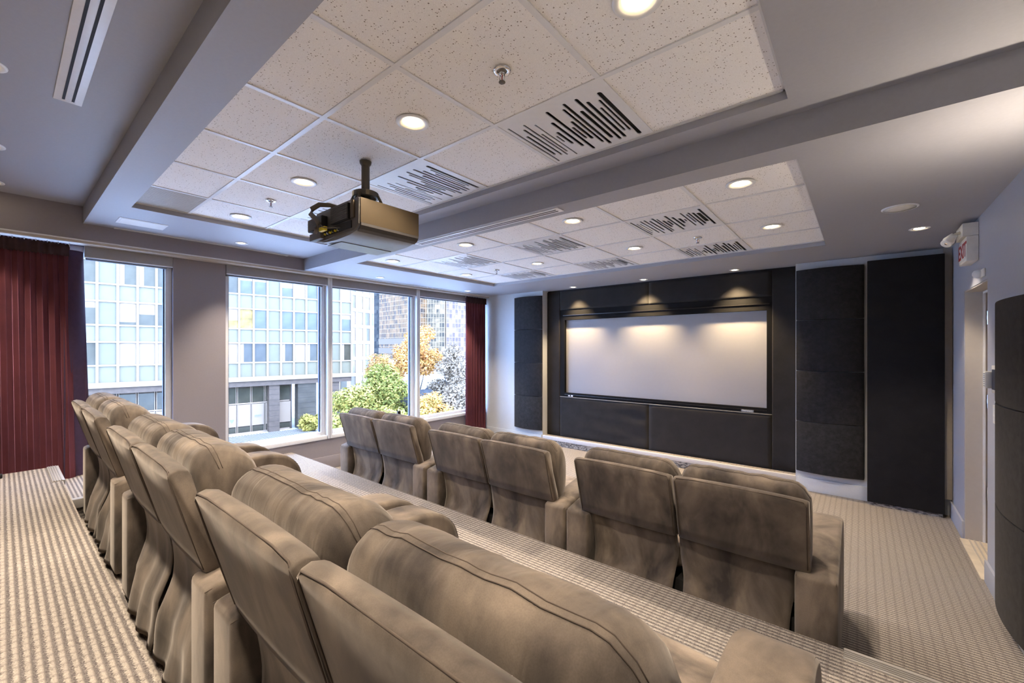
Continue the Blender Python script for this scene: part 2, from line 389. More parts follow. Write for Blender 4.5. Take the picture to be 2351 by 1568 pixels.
# stage niche: cloth covered panels, nosing
stg = MB().box(-4.146, -.575, YF + .012, 6.12, 0, .142)
stg = struct('floor_stage', stg, 'carpet', 'low carpeted ledge below the screen')
box(-4.146, -.575, YF - .004, YF + .035, .086, .147).build('nosing', 'stage_nosing', stg, bevel=.006)
box(-4.146, -.575, YF + .006, YF + .014, 0, .086).build('riser', 'carpet_riser', stg)
SX0, SX1, SZ0, SZ1 = -3.889, -.829, .806, 2.252
pan = [(-4.146, SX0, .147, 2.568), (SX1, -.576, .147, 2.568), (SX0, -2.363, SZ1, 2.568), (-2.363, SX1, SZ1, 2.568), (SX0, -2.363, .147, SZ0), (-2.363, SX1, .147, SZ0)]
for i, (x0, x1, z0, z1) in enumerate(pan):
    g = []
    n, k = 28, 16
    for a in range(k + 1):
        row = []
        for b in range(n + 1):
            x = x0 + .0022 + (x1 - x0 - .0044) * b / n; z = z0 + .001 + (z1 - z0 - .002) * a / k
            e = min(a, k - a, b, n - b); y = YN + (.006 if e == 0 else 0)
            if i == 4: y -= .016 * noise.noise(Vector((x * 2.2, z * 13, 1.7))) * (b / n) * (e > 0)
            row.append((x, y, z))
        g.append(row)
    MB().sheet(g, (0, .05, 0)).build('cloth_panel', 'stage_cloth', wf, smooth=True)
MB().box(SX0 + .002, SX1 - .002, YN + .0005, YN + .05, SZ0 - .001, SZ0 + .005).build('panel_edge', 'nosing', wf)
MB().box(-4.146, -.576, YN + .03, 6.1, 2.568, 2.60).build('shadow_gap', 'black', wf)
scr = thing('projection_screen', 'wide white projection screen in a black frame set into dark cloth wall', 'screen', (0, 0, 0))
fi = (-3.80, -.885, .878, 2.085); YS = 6.04
fr = MB()
for (x0, x1, z0, z1) in ((SX0, fi[0], SZ0 + .006, SZ1), (fi[1], SX1, SZ0 + .006, SZ1), (fi[0], fi[1], SZ0 + .006, fi[2]), (fi[0], fi[1], fi[3], SZ1)):
    fr.box(x0, x1, YN + .012, YS, z0, z1)
fr = fr.build('frame', 'black_frame', scr)
box(fi[0] - .03, fi[1] + .03, YN + .002, YN + .02, 2.155, 2.168).build('ledge', 'black_gloss', fr, bevel=.004)
box(fi[0], fi[1], YN + .007, YN + .02, .845, .853).build('ledge', 'black_gloss', fr, bevel=.003)
box(fi[0] - .01, fi[1] + .01, YS - .004, YS + .01, fi[2] - .01, fi[3] + .01).build('screen_surface', 'screen_white', scr)
MF = Matrix(((1, 0, 0, 0), (0, 0, -1, 0), (0, 1, 0, 0), (0, 0, 0, 1)))  # text facing -y
pl = box(-1.165, -1.025, YN + .006, YN + .013, .816, .845).build('name_plate', 'mark_grey', fr, bevel=.002)
text_mesh('lettering', 'Stewart', .036, 'white_metal', pl, Matrix.Translation((-1.095, YN + .005, .831)) @ MF, .0008)
bd = MB().prism([(-3.735, .822), (-3.685, .822), (-3.712, .848)], 1, YN + .008, YN + .012).box(-3.675, -3.640, YN + .008, YN + .012, .820, .846)
bd.build('white_badge', 'white_metal', fr)

# windows
def window(n, y0, y1, label, wide_right=True):
    w = struct(f'window_{n}', MB().box(-5.60, -5.592, y0 + .02, y1 - .02, .47, 2.545), 'window_glass', label)
    f = MB().box(-5.64, -5.555, y0, y0 + .045, .45, 2.56).box(-5.64, -5.555, y1 - .055, y1, .45, 2.56)
    f.box(-5.64, -5.555, y0 + .045, y1 - .055, .45, .50).box(-5.64, -5.555, y0 + .045, y1 - .055, 2.50, 2.56)
    f.build('frame', 'white_metal', w, bevel=.004)
    g = MB().box(-5.615, -5.58, y0 + .045, y0 + .055, .50, 2.50).box(-5.615, -5.58, y1 - .067, y1 - .055, .50, 2.50)
    g.build('gasket', 'gasket', w)
    MB().box(-5.66, -5.485, y0, y1, .405, .455).build('window_sill', 'white_metal', w, bevel=.006)
    return w
window(1, -.75, 1.14, 'tall window left of the grey pier')
window(2, 1.61, 2.78, 'window between the grey pier and the first mullion')
window(3, 2.84, 4.245, 'window between the two mullions')
window(4, 4.305, YF, 'window beside the front curtain')
for n, y in ((2, 2.78), (3, 4.245)):
    struct(f'trim_{n}', MB().box(-5.64, -5.475, y, y + .028, .41, 2.565).box(-5.64, -5.475, y + .032, y + .06, .41, 2.565), 'white_metal',
           'pale aluminium mullion between two windows' if n == 2 else 'pale aluminium mullion nearer the screen', bevel=.002)
for i, (y0, y1, l) in enumerate(((.49, 1.135, 'raised grey roller blind above the leftmost window'), (1.615, 2.775, 'raised grey roller blind between the pier and the first mullion'),
                                 (2.845, 4.24, 'raised grey roller blind between the two mullions'), (4.31, 5.82, 'raised grey roller blind beside the front curtain'))):
    t = thing('roller_blind', l, 'blind', (-5.53, (y0 + y1) / 2, 2.56), 0, 'roller blinds above the windows')
    h = (y1 - y0) / 2
    box(-.045, .045, -h, h, -.105, 0).build('cassette', 'blind_grey', t, bevel=.004)
    box(-.03, .005, -h + .01, h - .04, -.125, -.105).build('bottom_bar', 'mark_grey', t, bevel=.003)
    box(.035, .047, -h, h, -.110, -.100).build('edge_strip', 'white_metal', t, bevel=.002)
rail = thing('curtain_rail', 'long pale curtain track below the bulkhead, over all the windows', 'curtain rail', (-5.43, 2.5, 2.59))
box(-.06, .06, -4.4, 3.335, -.032, 0).build('track', 'trim_beige', rail, bevel=.003)
box(-.085, -.062, -4.4, 3.335, -.029, 0).build('track_lip', 'white_metal', rail, bevel=.002)
box(.062, .070, -4.4, 3.335, -.012, 0).build('track_lip', 'white_metal', rail, bevel=.002)

# ceilings with coffered tile bays
def ring_slab(x0, x1, y0, y1, hx0, hx1, hy0, hy1, z, top):
    m = MB()
    for b in ((x0, hx0, y0, y1), (hx1, x1, y0, y1), (hx0, hx1, y0, hy0), (hx0, hx1, hy1, y1)): m.box(*b, z, top)
    return m
BX0, BX1 = -4.455, -.25
struct('ceiling_rear', box(XB - .1, XR + .02, YBK, .47, ZR, 3.0), 'paint_grey', 'grey ceiling above the rear platform')
c1 = struct('ceiling_1', ring_slab(XB - .1, XR + .02, .47, 2.41, BX0, BX1, .66, 2.24, S1, 3.0), 'paint_grey', 'grey soffit around the first bay of ceiling tiles')
c2 = struct('ceiling_2', ring_slab(XB - .1, XR + .02, 2.41, 6.12, BX0, BX1, 2.60, 4.95, S2, 3.0), 'paint_grey', 'grey soffit around the second bay of ceiling tiles')
GX = [BX0] + [-.26 - .605 * k for k in range(6, 0, -1)] + [BX1]
GX = [BX0, -3.89, -3.285, -2.68, -2.075, -1.47, -.865, BX1]
GY1 = [.66, 1.03, 1.635, 2.24]; GY2 = [2.60, 3.175, 3.785, 4.39, 4.95]
VENT1 = {(5, 2): 'A', (3, 2): 'A', (1, 2): 'A'}
VENT2 = {(5, 1): 'B', (5, 3): 'A', (3, 1): 'A', (3, 3): 'B', (1, 1): 'A', (1, 3): 'B'}
tile_cache = {}
def bay(par, GY, z, vents, skip=()):
    for i in range(7):
        for j in range(len(GY) - 1):
            if (i, j) in vents or (i, j) in skip: continue
            w, d = GX[i + 1] - GX[i], GY[j + 1] - GY[j]; key = (round(w, 3), round(d, 3))
            if key not in tile_cache:
                o = box(-w / 2 + .002, w / 2 - .002, -d / 2 + .002, d / 2 - .002, .004, .018).build('ceiling_tile', 'ceiling_tile', par)
                tile_cache[key] = o.data
            else:
                o = bpy.data.objects.new('ceiling_tile', tile_cache[key]); C.objects.link(o); o.parent = par
            o.location = ((GX[i] + GX[i + 1]) / 2, (GY[j] + GY[j + 1]) / 2, z)
    for x in GX[1:-1]: box(x - .012, x + .012, GY[0], GY[-1], z - .001, z + .02).build('grid_bar', 'white_metal', par)
    for y in GY[1:-1]: box(BX0, BX1, y - .012, y + .012, z - .0015, z + .02).build('grid_bar', 'white_metal', par)
    for b in ((BX0, BX0 + .016, GY[0], GY[-1]), (BX1 - .016, BX1, GY[0], GY[-1]), (BX0, BX1, GY[0], GY[0] + .016), (BX0, BX1, GY[-1] - .016, GY[-1])):
        box(*b, z - .002, z + .02).build('edge_angle', 'paint_white', par)
bay(c1, GY1, T1, VENT1, skip=((0, 0),)); bay(c2, GY2, T2, VENT2)
SLOT = {'A': [(-1.434, 1.703, 2.199), (-1.406, 1.831, 2.111), (-1.376, 1.765, 2.138), (-1.348, 1.726, 2.157), (-1.328, 1.86, 2.123), (-1.301, 1.762, 2.188), (-1.279, 1.931, 2.014), (-1.254, 1.897, 2.064), (-1.222, 1.799, 2.124), (-1.188, 1.701, 2.195), (-1.164, 1.906, 2.059), (-1.139, 1.853, 2.082), (-1.112, 1.734, 2.156), (-1.087, 1.696, 2.198), (-1.052, 1.801, 2.144), (-1.022, 1.699, 2.186), (-0.991, 1.753, 2.181), (-0.964, 1.836, 2.114), (-0.94, 1.774, 2.127), (-0.915, 1.72, 2.2)],
        'B': [(-1.435, 3.242, 3.712), (-1.412, 3.314, 3.665), (-1.388, 3.328, 3.602), (-1.36, 3.262, 3.685), (-1.328, 3.256, 3.734), (-1.298, 3.298, 3.636), (-1.261, 3.245, 3.732), (-1.238, 3.284, 3.699), (-1.212, 3.356, 3.58), (-1.186, 3.381, 3.526), (-1.16, 3.246, 3.726), (-1.126, 3.314, 3.635), (-1.094, 3.375, 3.537), (-1.068, 3.424, 3.5), (-1.045, 3.251, 3.664), (-1.018, 3.312, 3.572), (-0.997, 3.278, 3.698), (-0.97, 3.299, 3.662), (-0.94, 3.325, 3.602), (-0.911, 3.233, 3.716)]}
WID = {'A': [5, 7, 6, 5, 5, 4, 5, 8, 8, 8, 7, 8, 7, 8, 9, 8, 8, 6, 6, 10], 'B': [6, 4, 4, 6, 6, 7, 7, 6, 8, 7, 7, 8, 9, 6, 5, 5, 6, 8, 12, 8]}
CEN = {'A': (-1.1675, 1.9375), 'B': (-1.1675, 3.48)}
def slot_panel(kind, w, d):
    cx, cy0 = CEN[kind]; hw, hd = w / 2 - .012, d / 2 - .012; m = MB(); px = -hw
    def quad(x0, x1, y0, y1): m.add([(x0, y0, 0), (x1, y0, 0), (x1, y1, 0), (x0, y1, 0)], [(0, 1, 2, 3)])
    for (x, ya, yb), wd in zip(SLOT[kind], WID[kind]):
        r = wd * .0012; x -= cx; a, b = max(ya - cy0, -hd + .01), min(yb - cy0, hd - .01)
        quad(px, x - r, -hd, hd)
        lo = [(x + r, -hd), (x - r, -hd)][::-1] + [(x + r * math.cos(R(t)), a + r - r * math.sin(R(t)) * 1) for t in (0, 45, 90, 135, 180)]
        lo = [(x - r, -hd), (x + r, -hd), (x + r, a + r), (x + r * .7, a + r * .3), (x, a), (x - r * .7, a + r * .3), (x - r, a + r)]
        hi = [(x - r, hd), (x - r, b - r), (x - r * .7, b - r * .3), (x, b), (x + r * .7, b - r * .3), (x + r, b - r), (x + r, hd)]
        for poly in (lo, hi): m.add([(p, q, 0) for p, q in poly], [tuple(range(len(poly)))])
        px = x + r
    quad(px, hw, -hd, hd)
    # thickness: side walls come from an upper copy
    n = len(m.v); up = [(x, y, .006) for x, y, z in m.v]; fs = list(m.f); m.v += up
    m.f += [tuple(i + n for i in f) for f in fs]
    for f in fs:
        for a, b in zip(f, f[1:] + f[:1]): m.f.append((a, b, b + n, a + n))
    return m
vent_mesh = {}
def slotted_tile(i, j, GY, z, kind, label):
    w, d = GX[i + 1] - GX[i], GY[j + 1] - GY[j]
    t = thing('slotted_ceiling_tile', label, 'vent', ((GX[i] + GX[i + 1]) / 2, (GY[j] + GY[j + 1]) / 2, z), 0, 'ceiling tiles with sound wave slots')
    key = (kind, round(d, 2))
    if key not in vent_mesh:
        o = slot_panel(kind, w, d).build('slotted_panel', 'white_metal', t); vent_mesh[key] = o.data
    else:
        o = bpy.data.objects.new('slotted_panel', vent_mesh[key]); C.objects.link(o); o.parent = t
    box(-w / 2 + .002, w / 2 - .002, -d / 2 + .002, d / 2 - .002, .016, .026).build('backing', 'black', t)
    o.location.z = .001
vl1 = {5: 'white ceiling tile with wave slots in the near bay, the largest', 3: 'white ceiling tile with wave slots right above the projector', 1: 'white ceiling tile with wave slots mostly hidden behind the projector'}
for (i, j), k in VENT1.items(): slotted_tile(i, j, GY1, T1, k, vl1[i])
vx = {5: 'farthest from the windows', 3: 'in the middle', 1: 'nearest the windows'}
vy = {1: 'in the row nearer the projector of the far bay', 3: 'in the row nearer the screen of the far bay'}
for (i, j), k in VENT2.items(): slotted_tile(i, j, GY2, T2, k, f'wave slotted ceiling tile {vy[j]}, {vx[i]}')
gr = thing('return_grille', 'square louvred ceiling grille at the window end of the near bay', 'grille', ((BX0 - 3.89) / 2, .845, T1))
gw, gd = (-3.89 - BX0) / 2, .185
box(-gw, gw, -gd, gd, .016, .024).build('backing', 'plastic_dark', gr)
for k in range(28):
    x = -gw + .015 + (2 * gw - .03) * k / 27
    box(x - .0065, x + .0065, -gd + .004, gd - .004, .0, .012).build('louvre', 'grille_beige', gr)

# ------------------------------------------------------------------ theatre recliners
def make_loveseat(label):
    t = thing('recliner_loveseat', label, 'sofa', group='two seat theatre recliners')
    def shell(x0, x1):
        w = x1 - x0; xs = [x0 + .002, x0 + .008, x0 + .018] + [x0 + .03 + (w - .06) * k / 16 for k in range(17)] + [x1 - .018, x1 - .008, x1 - .002]
        prof = [(.105, .555), (.085, .62), (.046, .76), (.010, .885), (.004, .905), (.012, .916), (.030, .922), (.055, .915), (.066, .895), (.100, .76), (.150, .62), (.165, .565), (.150, .552)]
        cen = (.075, .73); rings = []
        for i, x in enumerate(xs):
            e = min(i, len(xs) - 1 - i); k = (.962, .986, .997)[e] if e < 3 else 1.0
            bul = .008 * max(0, math.sin(math.pi * (x - x0) / w)) ** .8 if e > 2 else 0
            rings.append([(x, cen[0] + (y - cen[0]) * k - (bul if n_ < 4 else 0), cen[1] + (z - cen[1]) * k + (bul if 3 < n_ < 8 else 0)) for n_, (y, z) in enumerate(prof)])
        return MB().loft(rings)
    def cushion(x0, x1, sd):
        prof = smooth_loop([(.165, .52), (.118, .70), (.078, .86), (.082, .925), (.115, .960), (.165, .966), (.222, .945), (.268, .89), (.292, .79), (.290, .66), (.268, .55), (.215, .49)], 3)
        cen = (.19, .73); rings = []; n = 25
        for i in range(n):
            u = i / (n - 1); x = x0 + (x1 - x0) * u; e = min(u, 1 - u) * (x1 - x0)
            k = 1 - .30 * max(0, 1 - e / .075) ** 2.6
            ring = []
            for (y, z) in prof:
                wv = .006 * noise.noise(Vector((x * 16 + sd, y * 9, z * 7))) + .005 * noise.noise(Vector((x * 42 + sd, y * 5, z * 4)))
                d = Vector((y - cen[0], z - cen[1])); L = d.length; d *= (k + wv / L)
                dip = .006 * math.sin(math.pi * u) if z > .9 else 0
                ring.append((x, cen[0] + d.x, cen[1] + d.y + dip))
            rings.append(ring)
        return MB().loft(rings), prof, cen
    def skirt(x0, x1, sd):
        g = []
        for a in range(19):
            v = a / 18; z = .566 - .53 * v; row = []
            for b in range(25):
                u = b / 24
                x = x0 + (x1 - x0) * u
                y = .118 + .028 * math.sin(math.pi * min(1, v * 1.5)) - .055 * max(0, v - .45) * 1.6
                y += (.012 * v) * math.sin(u * 17 + sd) + .020 * v * noise.noise(Vector((x * 6 + sd, z * 5, 2)))
                x += .022 * math.sin(math.pi * max(0, v - .25) / .75) * (.5 - u) * (2 * abs(u - .5)) ** 2 * 2.2
                row.append((x, y, z))
            g.append(row)
        return MB().sheet(g, (0, .006, 0))
    for s, (x0, x1) in enumerate(((-.617, -.006), (.006, .617))):
        sh = shell(x0, x1).build('back_shell', 'suede', t, smooth=True)
        path = [(x0 + .012, .100, .57), (x0 + .012, .042, .765), (x0 + .010, .0065, .893), (x0 + .02, .0075, .9145)] + [(x0 + (x1 - x0) * k / 6, .010, .9195) for k in range(1, 6)] + [(x1 - .02, .0075, .9145), (x1 - .010, .0065, .893), (x1 - .012, .042, .765), (x1 - .012, .100, .57)]
        MB().tube(path, .0024, 6).build('seam', 'seam_dark', sh, smooth=True)
        cm, prof, cen = cushion(x0 + .004, x1 - .004, 3.1 * s)
        cu = cm.build('back_cushion', 'suede_gathered', t, smooth=True)
        for dy in (0, .014):
            P = []
            for k in range(25):
                u = k / 24; e = min(u, 1 - u) * .603; x = x0 + .004 + .603 * u
                kk = 1 - .30 * max(0, 1 - e / .075) ** 2.6
                y, z = .124 + dy, .9625 + dy * .12
                wv = .006 * noise.noise(Vector((x * 16 + 3.1 * s, y * 9, z * 7))) + .005 * noise.noise(Vector((x * 42 + 3.1 * s, y * 5, z * 4)))
                d = Vector((y - cen[0], z - cen[1])); L = d.length; d *= kk + (wv + .0022) / L
                P.append((x, cen[0] + d.x, cen[1] + d.y + .006 * math.sin(math.pi * u)))
            MB().tube(P, .0011, 5).build('stitching', 'seam_dark', cu, smooth=True)
        skirt(max(x0, -.553), min(x1, .553), 1.3 + 2 * s).build('skirt', 'suede', t, smooth=True)
        sx0, sx1 = (-.545, -.006) if s == 0 else (.006, .545)
        g = [[(.22, .30), (.90, .30)], ]
        rings = []
        sp = smooth_loop([(.20, .33), (.20, .46), (.30, .485), (.55, .500), (.78, .500), (.875, .478), (.905, .42), (.895, .34), (.85, .30), (.5, .29)], 3)
        for i in range(17):
            u = i / 16; x = sx0 + (sx1 - sx0) * u; e = min(u, 1 - u) * .539; k = 1 - .20 * max(0, 1 - e / .05) ** 2.5
            rings.append([(x, .55 + (y - .55) * (1 - (1 - k) * .25), .40 + (z - .40) * k + (.012 * math.sin(math.pi * u) if z > .44 else 0)) for y, z in sp])
        MB().loft(rings).build('seat_cushion', 'suede_lamplit', t, smooth=True)
        box(sx0 + .006, sx1 - .006, .855, .905, .09, .335).build('footrest', 'suede', t, bevel=.02, seg=3)
    for sg in (-1, 1):
        top = [(.075, .548), (.20, .575), (.40, .610), (.58, .637), (.70, .645), (.80, .632), (.875, .595), (.925, .53), (.950, .42), (.962, .28), (.962, .14)]
        sm = smooth_loop([(.0, .525)] + top + [(.955, .03)], 3)
        ap = [(.075, .03)] + [p for p in sm[3:3 * (len(top) + 1) - 1]] + [(.955, .03)]
        a0, a1 = (sg * .553, sg * .72)
        am = MB().prism(ap, 0, min(a0, a1), max(a0, a1)).build('arm', 'suede', t, bevel=.022, seg=3, angle=32, smooth=True)
        for x in (min(a0, a1) + .008, max(a0, a1) - .008):
            MB().tube([(x, y, z - .006) for y, z in ap[1:-5]], .0016, 5).build('seam', 'seam_dark', am, smooth=True)
    MB().box(-.545, .545, .16, .85, .05, .29).box(-.60, -.57, .12, .92, 0, .05).box(.57, .60, .12, .92, 0, .05).box(-.02, .02, .16, .85, 0, .06).build('base', 'base_black', t)
    return t
FR, RR = 2.325, .332
love = [(-3.725, FR, 0, .4, 'taupe suede two-seat recliner in the front row, nearest the windows'),
        (-2.245, FR, 0, 0, 'taupe suede two-seat recliner in the middle of the front row'),
        (-.796, FR, 0, 0, 'taupe suede two-seat recliner in the front row beside the aisle and door'),
        (-3.945, RR, Z2, 0, 'taupe suede two-seat recliner in the rear row, farthest, beside the purple curtain'),
        (-2.297, RR, Z2, 0, 'taupe suede two-seat recliner in the middle of the rear row'),
        (-.790, RR, Z2, 0, 'taupe suede two-seat recliner in the rear row, nearest, cut by the bottom edge')]
lv = None
for x, y, z, a, lab in love:
    if lv is None: lv = o = make_loveseat(lab)
    else: o = link_copy(lv); o['label'] = lab
    o.location = (x, y, z); o.rotation_euler = (0, 0, R(a))

# ------------------------------------------------------------------ curtains
def curtain(label, y0, y1, zb, zt, xc, n, amp, flip):
    t = thing('curtain', label, 'curtain', (xc, (y0 + y1) / 2, zb), 0, 'plum velvet curtains')
    h = zt - zb; L = y1 - y0; g = []
    for a in range(33):
        v = a / 32; row = []
        for b in range(n * 10 + 1):
            u = b / (n * 10)
            gather = .55 + .45 * min(1, v / .18); k = .965 + .035 * v
            ph = 2 * math.pi * n * u + .5 * math.sin(5 * u) + .3 * noise.noise(Vector((u * 9, v * .8, 0)))
            y = -L / 2 + L * u * k; x = amp * gather * math.sin(ph) * (.8 + .35 * noise.noise(Vector((u * 14, v * 1.5, 4))))
            y += .35 * amp * math.sin(2 * ph)
            row.append((x, y, h * (1 - v) - .075 * (1 - v) * 0))
        g.append(row)
    MB().sheet(g, (-.004, 0, 0)).build('pleated_panel', 'velvet', t, smooth=True)
    g = []
    for a in range(6):
        row = []
        for b in range(n * 10 + 1):
            u = b / (n * 10); ph = 2 * math.pi * n * 1.0 * u
            row.append((.018 + amp * .45 * math.sin(ph + .3 * math.sin(9 * u)), -L / 2 + L * .955 * u, h + .012 * abs(math.sin(ph * 1.5)) - .105 * a / 5))
        g.append(row)
    MB().sheet(g, (-.004, 0, 0)).build('gathered_header', 'curtain_header', t, smooth=True)
    g = []
    for a in range(25):
        v = a / 24; row = []
        for b in range(9):
            u = b / 8; fl = .055 * v
            row.append((-.012 - .09 * u * (.6 + .4 * v) + .02 * math.sin(6 * u + 3 * v), L / 2 - .085 + (.125 + fl) * math.sin(u * 2.2) * (1 if not flip else -.2), (h - .035) * (1 - v)))
        g.append(row)
    if not flip: MB().sheet(g, (0, .004, 0)).build('turned_edge', 'curtain_lining', t, smooth=True)
    for k in range(n + 1):
        MB().tube([(.0, -L / 2 + L * .955 * k / n, h - .01), (.0, -L / 2 + L * .955 * k / n, h + .022)], .004, 6).build('hook', 'white_metal', t)
    return t
curtain('wide plum velvet curtain with tight pleats at the left edge', -.72, .44, Z2 + .01, 2.53, -5.425, 17, .022, False)
curtain('narrow plum velvet curtain in the far corner beside the screen wall', 5.28, 5.82, .02, 2.53, -5.425, 8, .026, True)

# ------------------------------------------------------------------ acoustic panels
def curved_panel(label, group, w, h, sag, loc, rz, mat='panel_velour'):
    t = thing('acoustic_panel', label, 'panel', loc, rz, group)
    prof = [(-w / 2, 0), (-w / 2, -.018)] + [(-w / 2 + w * k / 14, -.018 - sag * (1 - (2 * k / 14 - 1) ** 2)) for k in range(1, 14)] + [(w / 2, -.018), (w / 2, 0)]
    MB().prism(prof, 2, .002, h - .002).build('cover', mat, t, bevel=.007, seg=2, angle=50)
    box(-w / 2 + .02, w / 2 - .02, -.002, .006, .03, h - .03).build('backer', 'base_black', t)
    return t
ords = ['lowest', 'second from the floor', 'third from the floor', 'topmost']
for k in range(4):
    curved_panel(f'curved charcoal acoustic panel left of the screen, {ords[k]} of its stack', 'curved panels left of the screen', .60, .571, .062, (-4.446, YF - .006, .224 + .571 * k), 0)
    curved_panel(f'curved charcoal acoustic panel right of the screen, {ords[k]} of its stack', 'curved panels right of the screen', .60, .5725, .062, (-.268, YF - .006, .218 + .5725 * k), 0)
ords3 = ['lowest', 'middle', 'topmost']
for k in range(3):
    curved_panel(f'large curved charcoal panel cut by the right edge, {ords3[k]} of three', 'curved panels on the door wall', .62, .606, .030, (XR - .018, 3.61, .075 + .608 * k), R(-90))
t = thing('acoustic_panel', 'tall flat black fabric panel beside the door', 'panel', (.338, YF - .03, .035))
box(-.282, .282, -.105, 0, 0, 2.485).build('cover', 'panel_flat', t, bevel=.006)
box(-.27, .27, -.09, .006, -.035, 0).build('plinth', 'carpet_riser', t)
struct('trim_4', MB().box(.622, XR, YF - .03, YF, .16, S2), 'trim_beige', 'narrow beige corner post beside the tall black panel')

# ------------------------------------------------------------------ ceiling fittings
def spot(parent, P, ang, blend, col, rad=.03, z=-.02):
    l = bpy.data.lights.new('downlight_lamp', 'SPOT'); l.energy = P; l.spot_size = R(ang); l.spot_blend = blend; l.color = col; l.shadow_soft_size = rad
    o = bpy.data.objects.new('lamp', l); C.objects.link(o); o.parent = parent; o.location = (0, 0, z); return o
proto = {}
def downlight(x, y, z, label, P=LAMP, r=.083, ang=108, blend=.6, glow='lamp_glow', group='recessed downlights', col=WARM):
    t = thing('recessed_downlight', label, 'light', (x, y, z), 0, group)
    if (r, glow) not in proto:
        a = MB().lathe([(r, 0), (r, -.003), (r * .93, -.006), (r * .74, -.004), (r * .70, .0), (r * .70, .001), (r, .001)], n=32, cap=False).build('trim_ring', 'white_metal', t, smooth=True)
        b = MB().lathe([(r * .73, -.003), (r * .60, .002), (r * .55, .0035)], n=32, cap=False).build('baffle', 'plastic_white', t, smooth=True)
        c = MB().lathe([(.0005, -.0035), (r * .45, -.003), (r * .56, .001)], n=28).build('lamp_lens', glow, t, smooth=True)
        proto[(r, glow)] = [a.data, b.data, c.data]
    else:
        for nm, d in zip(('trim_ring', 'baffle', 'lamp_lens'), proto[(r, glow)]):
            o = bpy.data.objects.new(nm, d); C.objects.link(o); o.parent = t
    if P: spot(t, P, ang, blend, col)
    return t
LX = [-4.2, -2.99, -1.77, -.57]
wx = ['nearest the windows', 'second from the windows', 'third from the windows', 'farthest from the windows']
for x, w in zip(LX, wx):
    downlight(x, 1.345, T1, f'lit recessed downlight in the near bay of tiles, {w}')
    downlight(x, 2.905, T2, f'lit recessed downlight in the far bay, row nearer the projector, {w}')
    downlight(x, 4.095, T2, f'lit recessed downlight in the far bay, row nearer the screen, {w}')
for x, w in zip([-5.09, -4.18, -2.99], ['lowest in the picture', 'middle one', 'uppermost in the picture']):
    downlight(x, -.06, ZR, f'white ceiling downlight at the left edge of the photo, {w}', LAMP * (1.6 if x > -5 else 1.2), ang=108 if x > -5 else 62)
for x, w in zip([-1.77, -.57], ['third', 'fourth']):
    downlight(x, -.06, ZR, f'white ceiling downlight above the rear platform, {w} from the windows', LAMP * 1.6)
for x, w in zip(LX, wx):
    downlight(x, -1.3, ZR, f'added ceiling downlight in an unseen row behind the camera, {w}', LAMP * .5)  # unseen row, added to bounce light off the back wall and rear ceiling
downlight(-5.07, 1.63, S1, 'small downlight in the grey soffit beside the near bay', LAMP * 2.4, .062, 76, 1.0, glow='lamp_glow_soft')
downlight(-5.09, 3.32, S2, 'small downlight in the grey soffit above the window mullion', LAMP * 2.4, .062, 76, 1.0, glow='lamp_glow_soft')
downlight(-5.14, 5.05, S2, 'small downlight in the grey soffit beside the far curtain', LAMP * 2.4, .062, 76, 1.0, glow='lamp_glow_soft')
for x, w in ((-3.522, 'left end'), (-2.369, 'middle'), (-1.204, 'right end')):
    downlight(x, 5.80, S2, f'small downlight above the {w} of the screen', 95, .058, 88, .85, group='downlights above the screen', col=(1, .74, .42))
downlight(.37, 4.745, S2, 'small downlight between the ceiling speaker and the exit sign', LAMP * .8, .066, 80, .5)
# ceiling speaker
t = thing('ceiling_speaker', 'round white ceiling speaker near the exit sign', 'speaker', (.211, 3.96, S2))
MB().lathe([(.098, .001), (.098, -.004), (.092, -.008), (.086, -.007)], n=40, cap=False).build('rim', 'white_metal', t, smooth=True)
MB().lathe([(.087, -.006), (.05, -.0075), (.0005, -.008)], n=40).build('grille', 'plastic_white', t, smooth=True)
t = thing('access_panel', 'flush white rectangular panel in the soffit near the plum curtain', 'panel', (-4.965, .81, S1))
box(-.115, .115, -.165, .165, -.004, .001).build('frame', 'white_metal', t, bevel=.002)
box(-.10, .10, -.15, .15, -.0055, -.003).build('grille', 'paint_white', t)
def diffuser(label, x0, x1, y0, y1, z, along, slots):
    t = thing('linear_diffuser', label, 'vent', ((x0 + x1) / 2, (y0 + y1) / 2, z), 0, 'linear air diffusers')
    hx, hy = (x1 - x0) / 2, (y1 - y0) / 2
    box(-hx, hx, -hy, hy, -.006, .002).build('frame', 'white_metal', t, bevel=.0025)
    for k in range(slots):
        if along == 'x':
            c = -hy + 2 * hy * (k + 1) / (slots + 1); box(-hx + .03, hx - .03, c - hy * .1, c + hy * .1, -.0075, -.005).build('slot', 'black', t)
        else:
            c = -hx + 2 * hx * (k + 1) / (slots + 1); box(c - hx * .1, c + hx * .1, -hy + .03, hy - .03, -.0075, -.005).build('slot', 'black', t)
diffuser('long white linear diffuser at top left, with two black slots', -3.137, -1.35, .168, .270, ZR, 'x', 2)
diffuser('white linear diffuser behind the projector at the edge of the far soffit', -3.19, -1.61, 2.440, 2.528, S2, 'x', 2)
diffuser('thin white diffuser strip along the bulkhead in the near soffit', -5.355, -5.315, .67, 2.21, S1, 'y', 1)
diffuser('thin white diffuser strip along the curtain rail in the far soffit', -5.345, -5.30, 2.72, 4.35, S2, 'y', 1)
diffuser('shorter white diffuser strip along the rail near the far curtain', -5.345, -5.30, 4.42, 5.25, S2, 'y', 1)
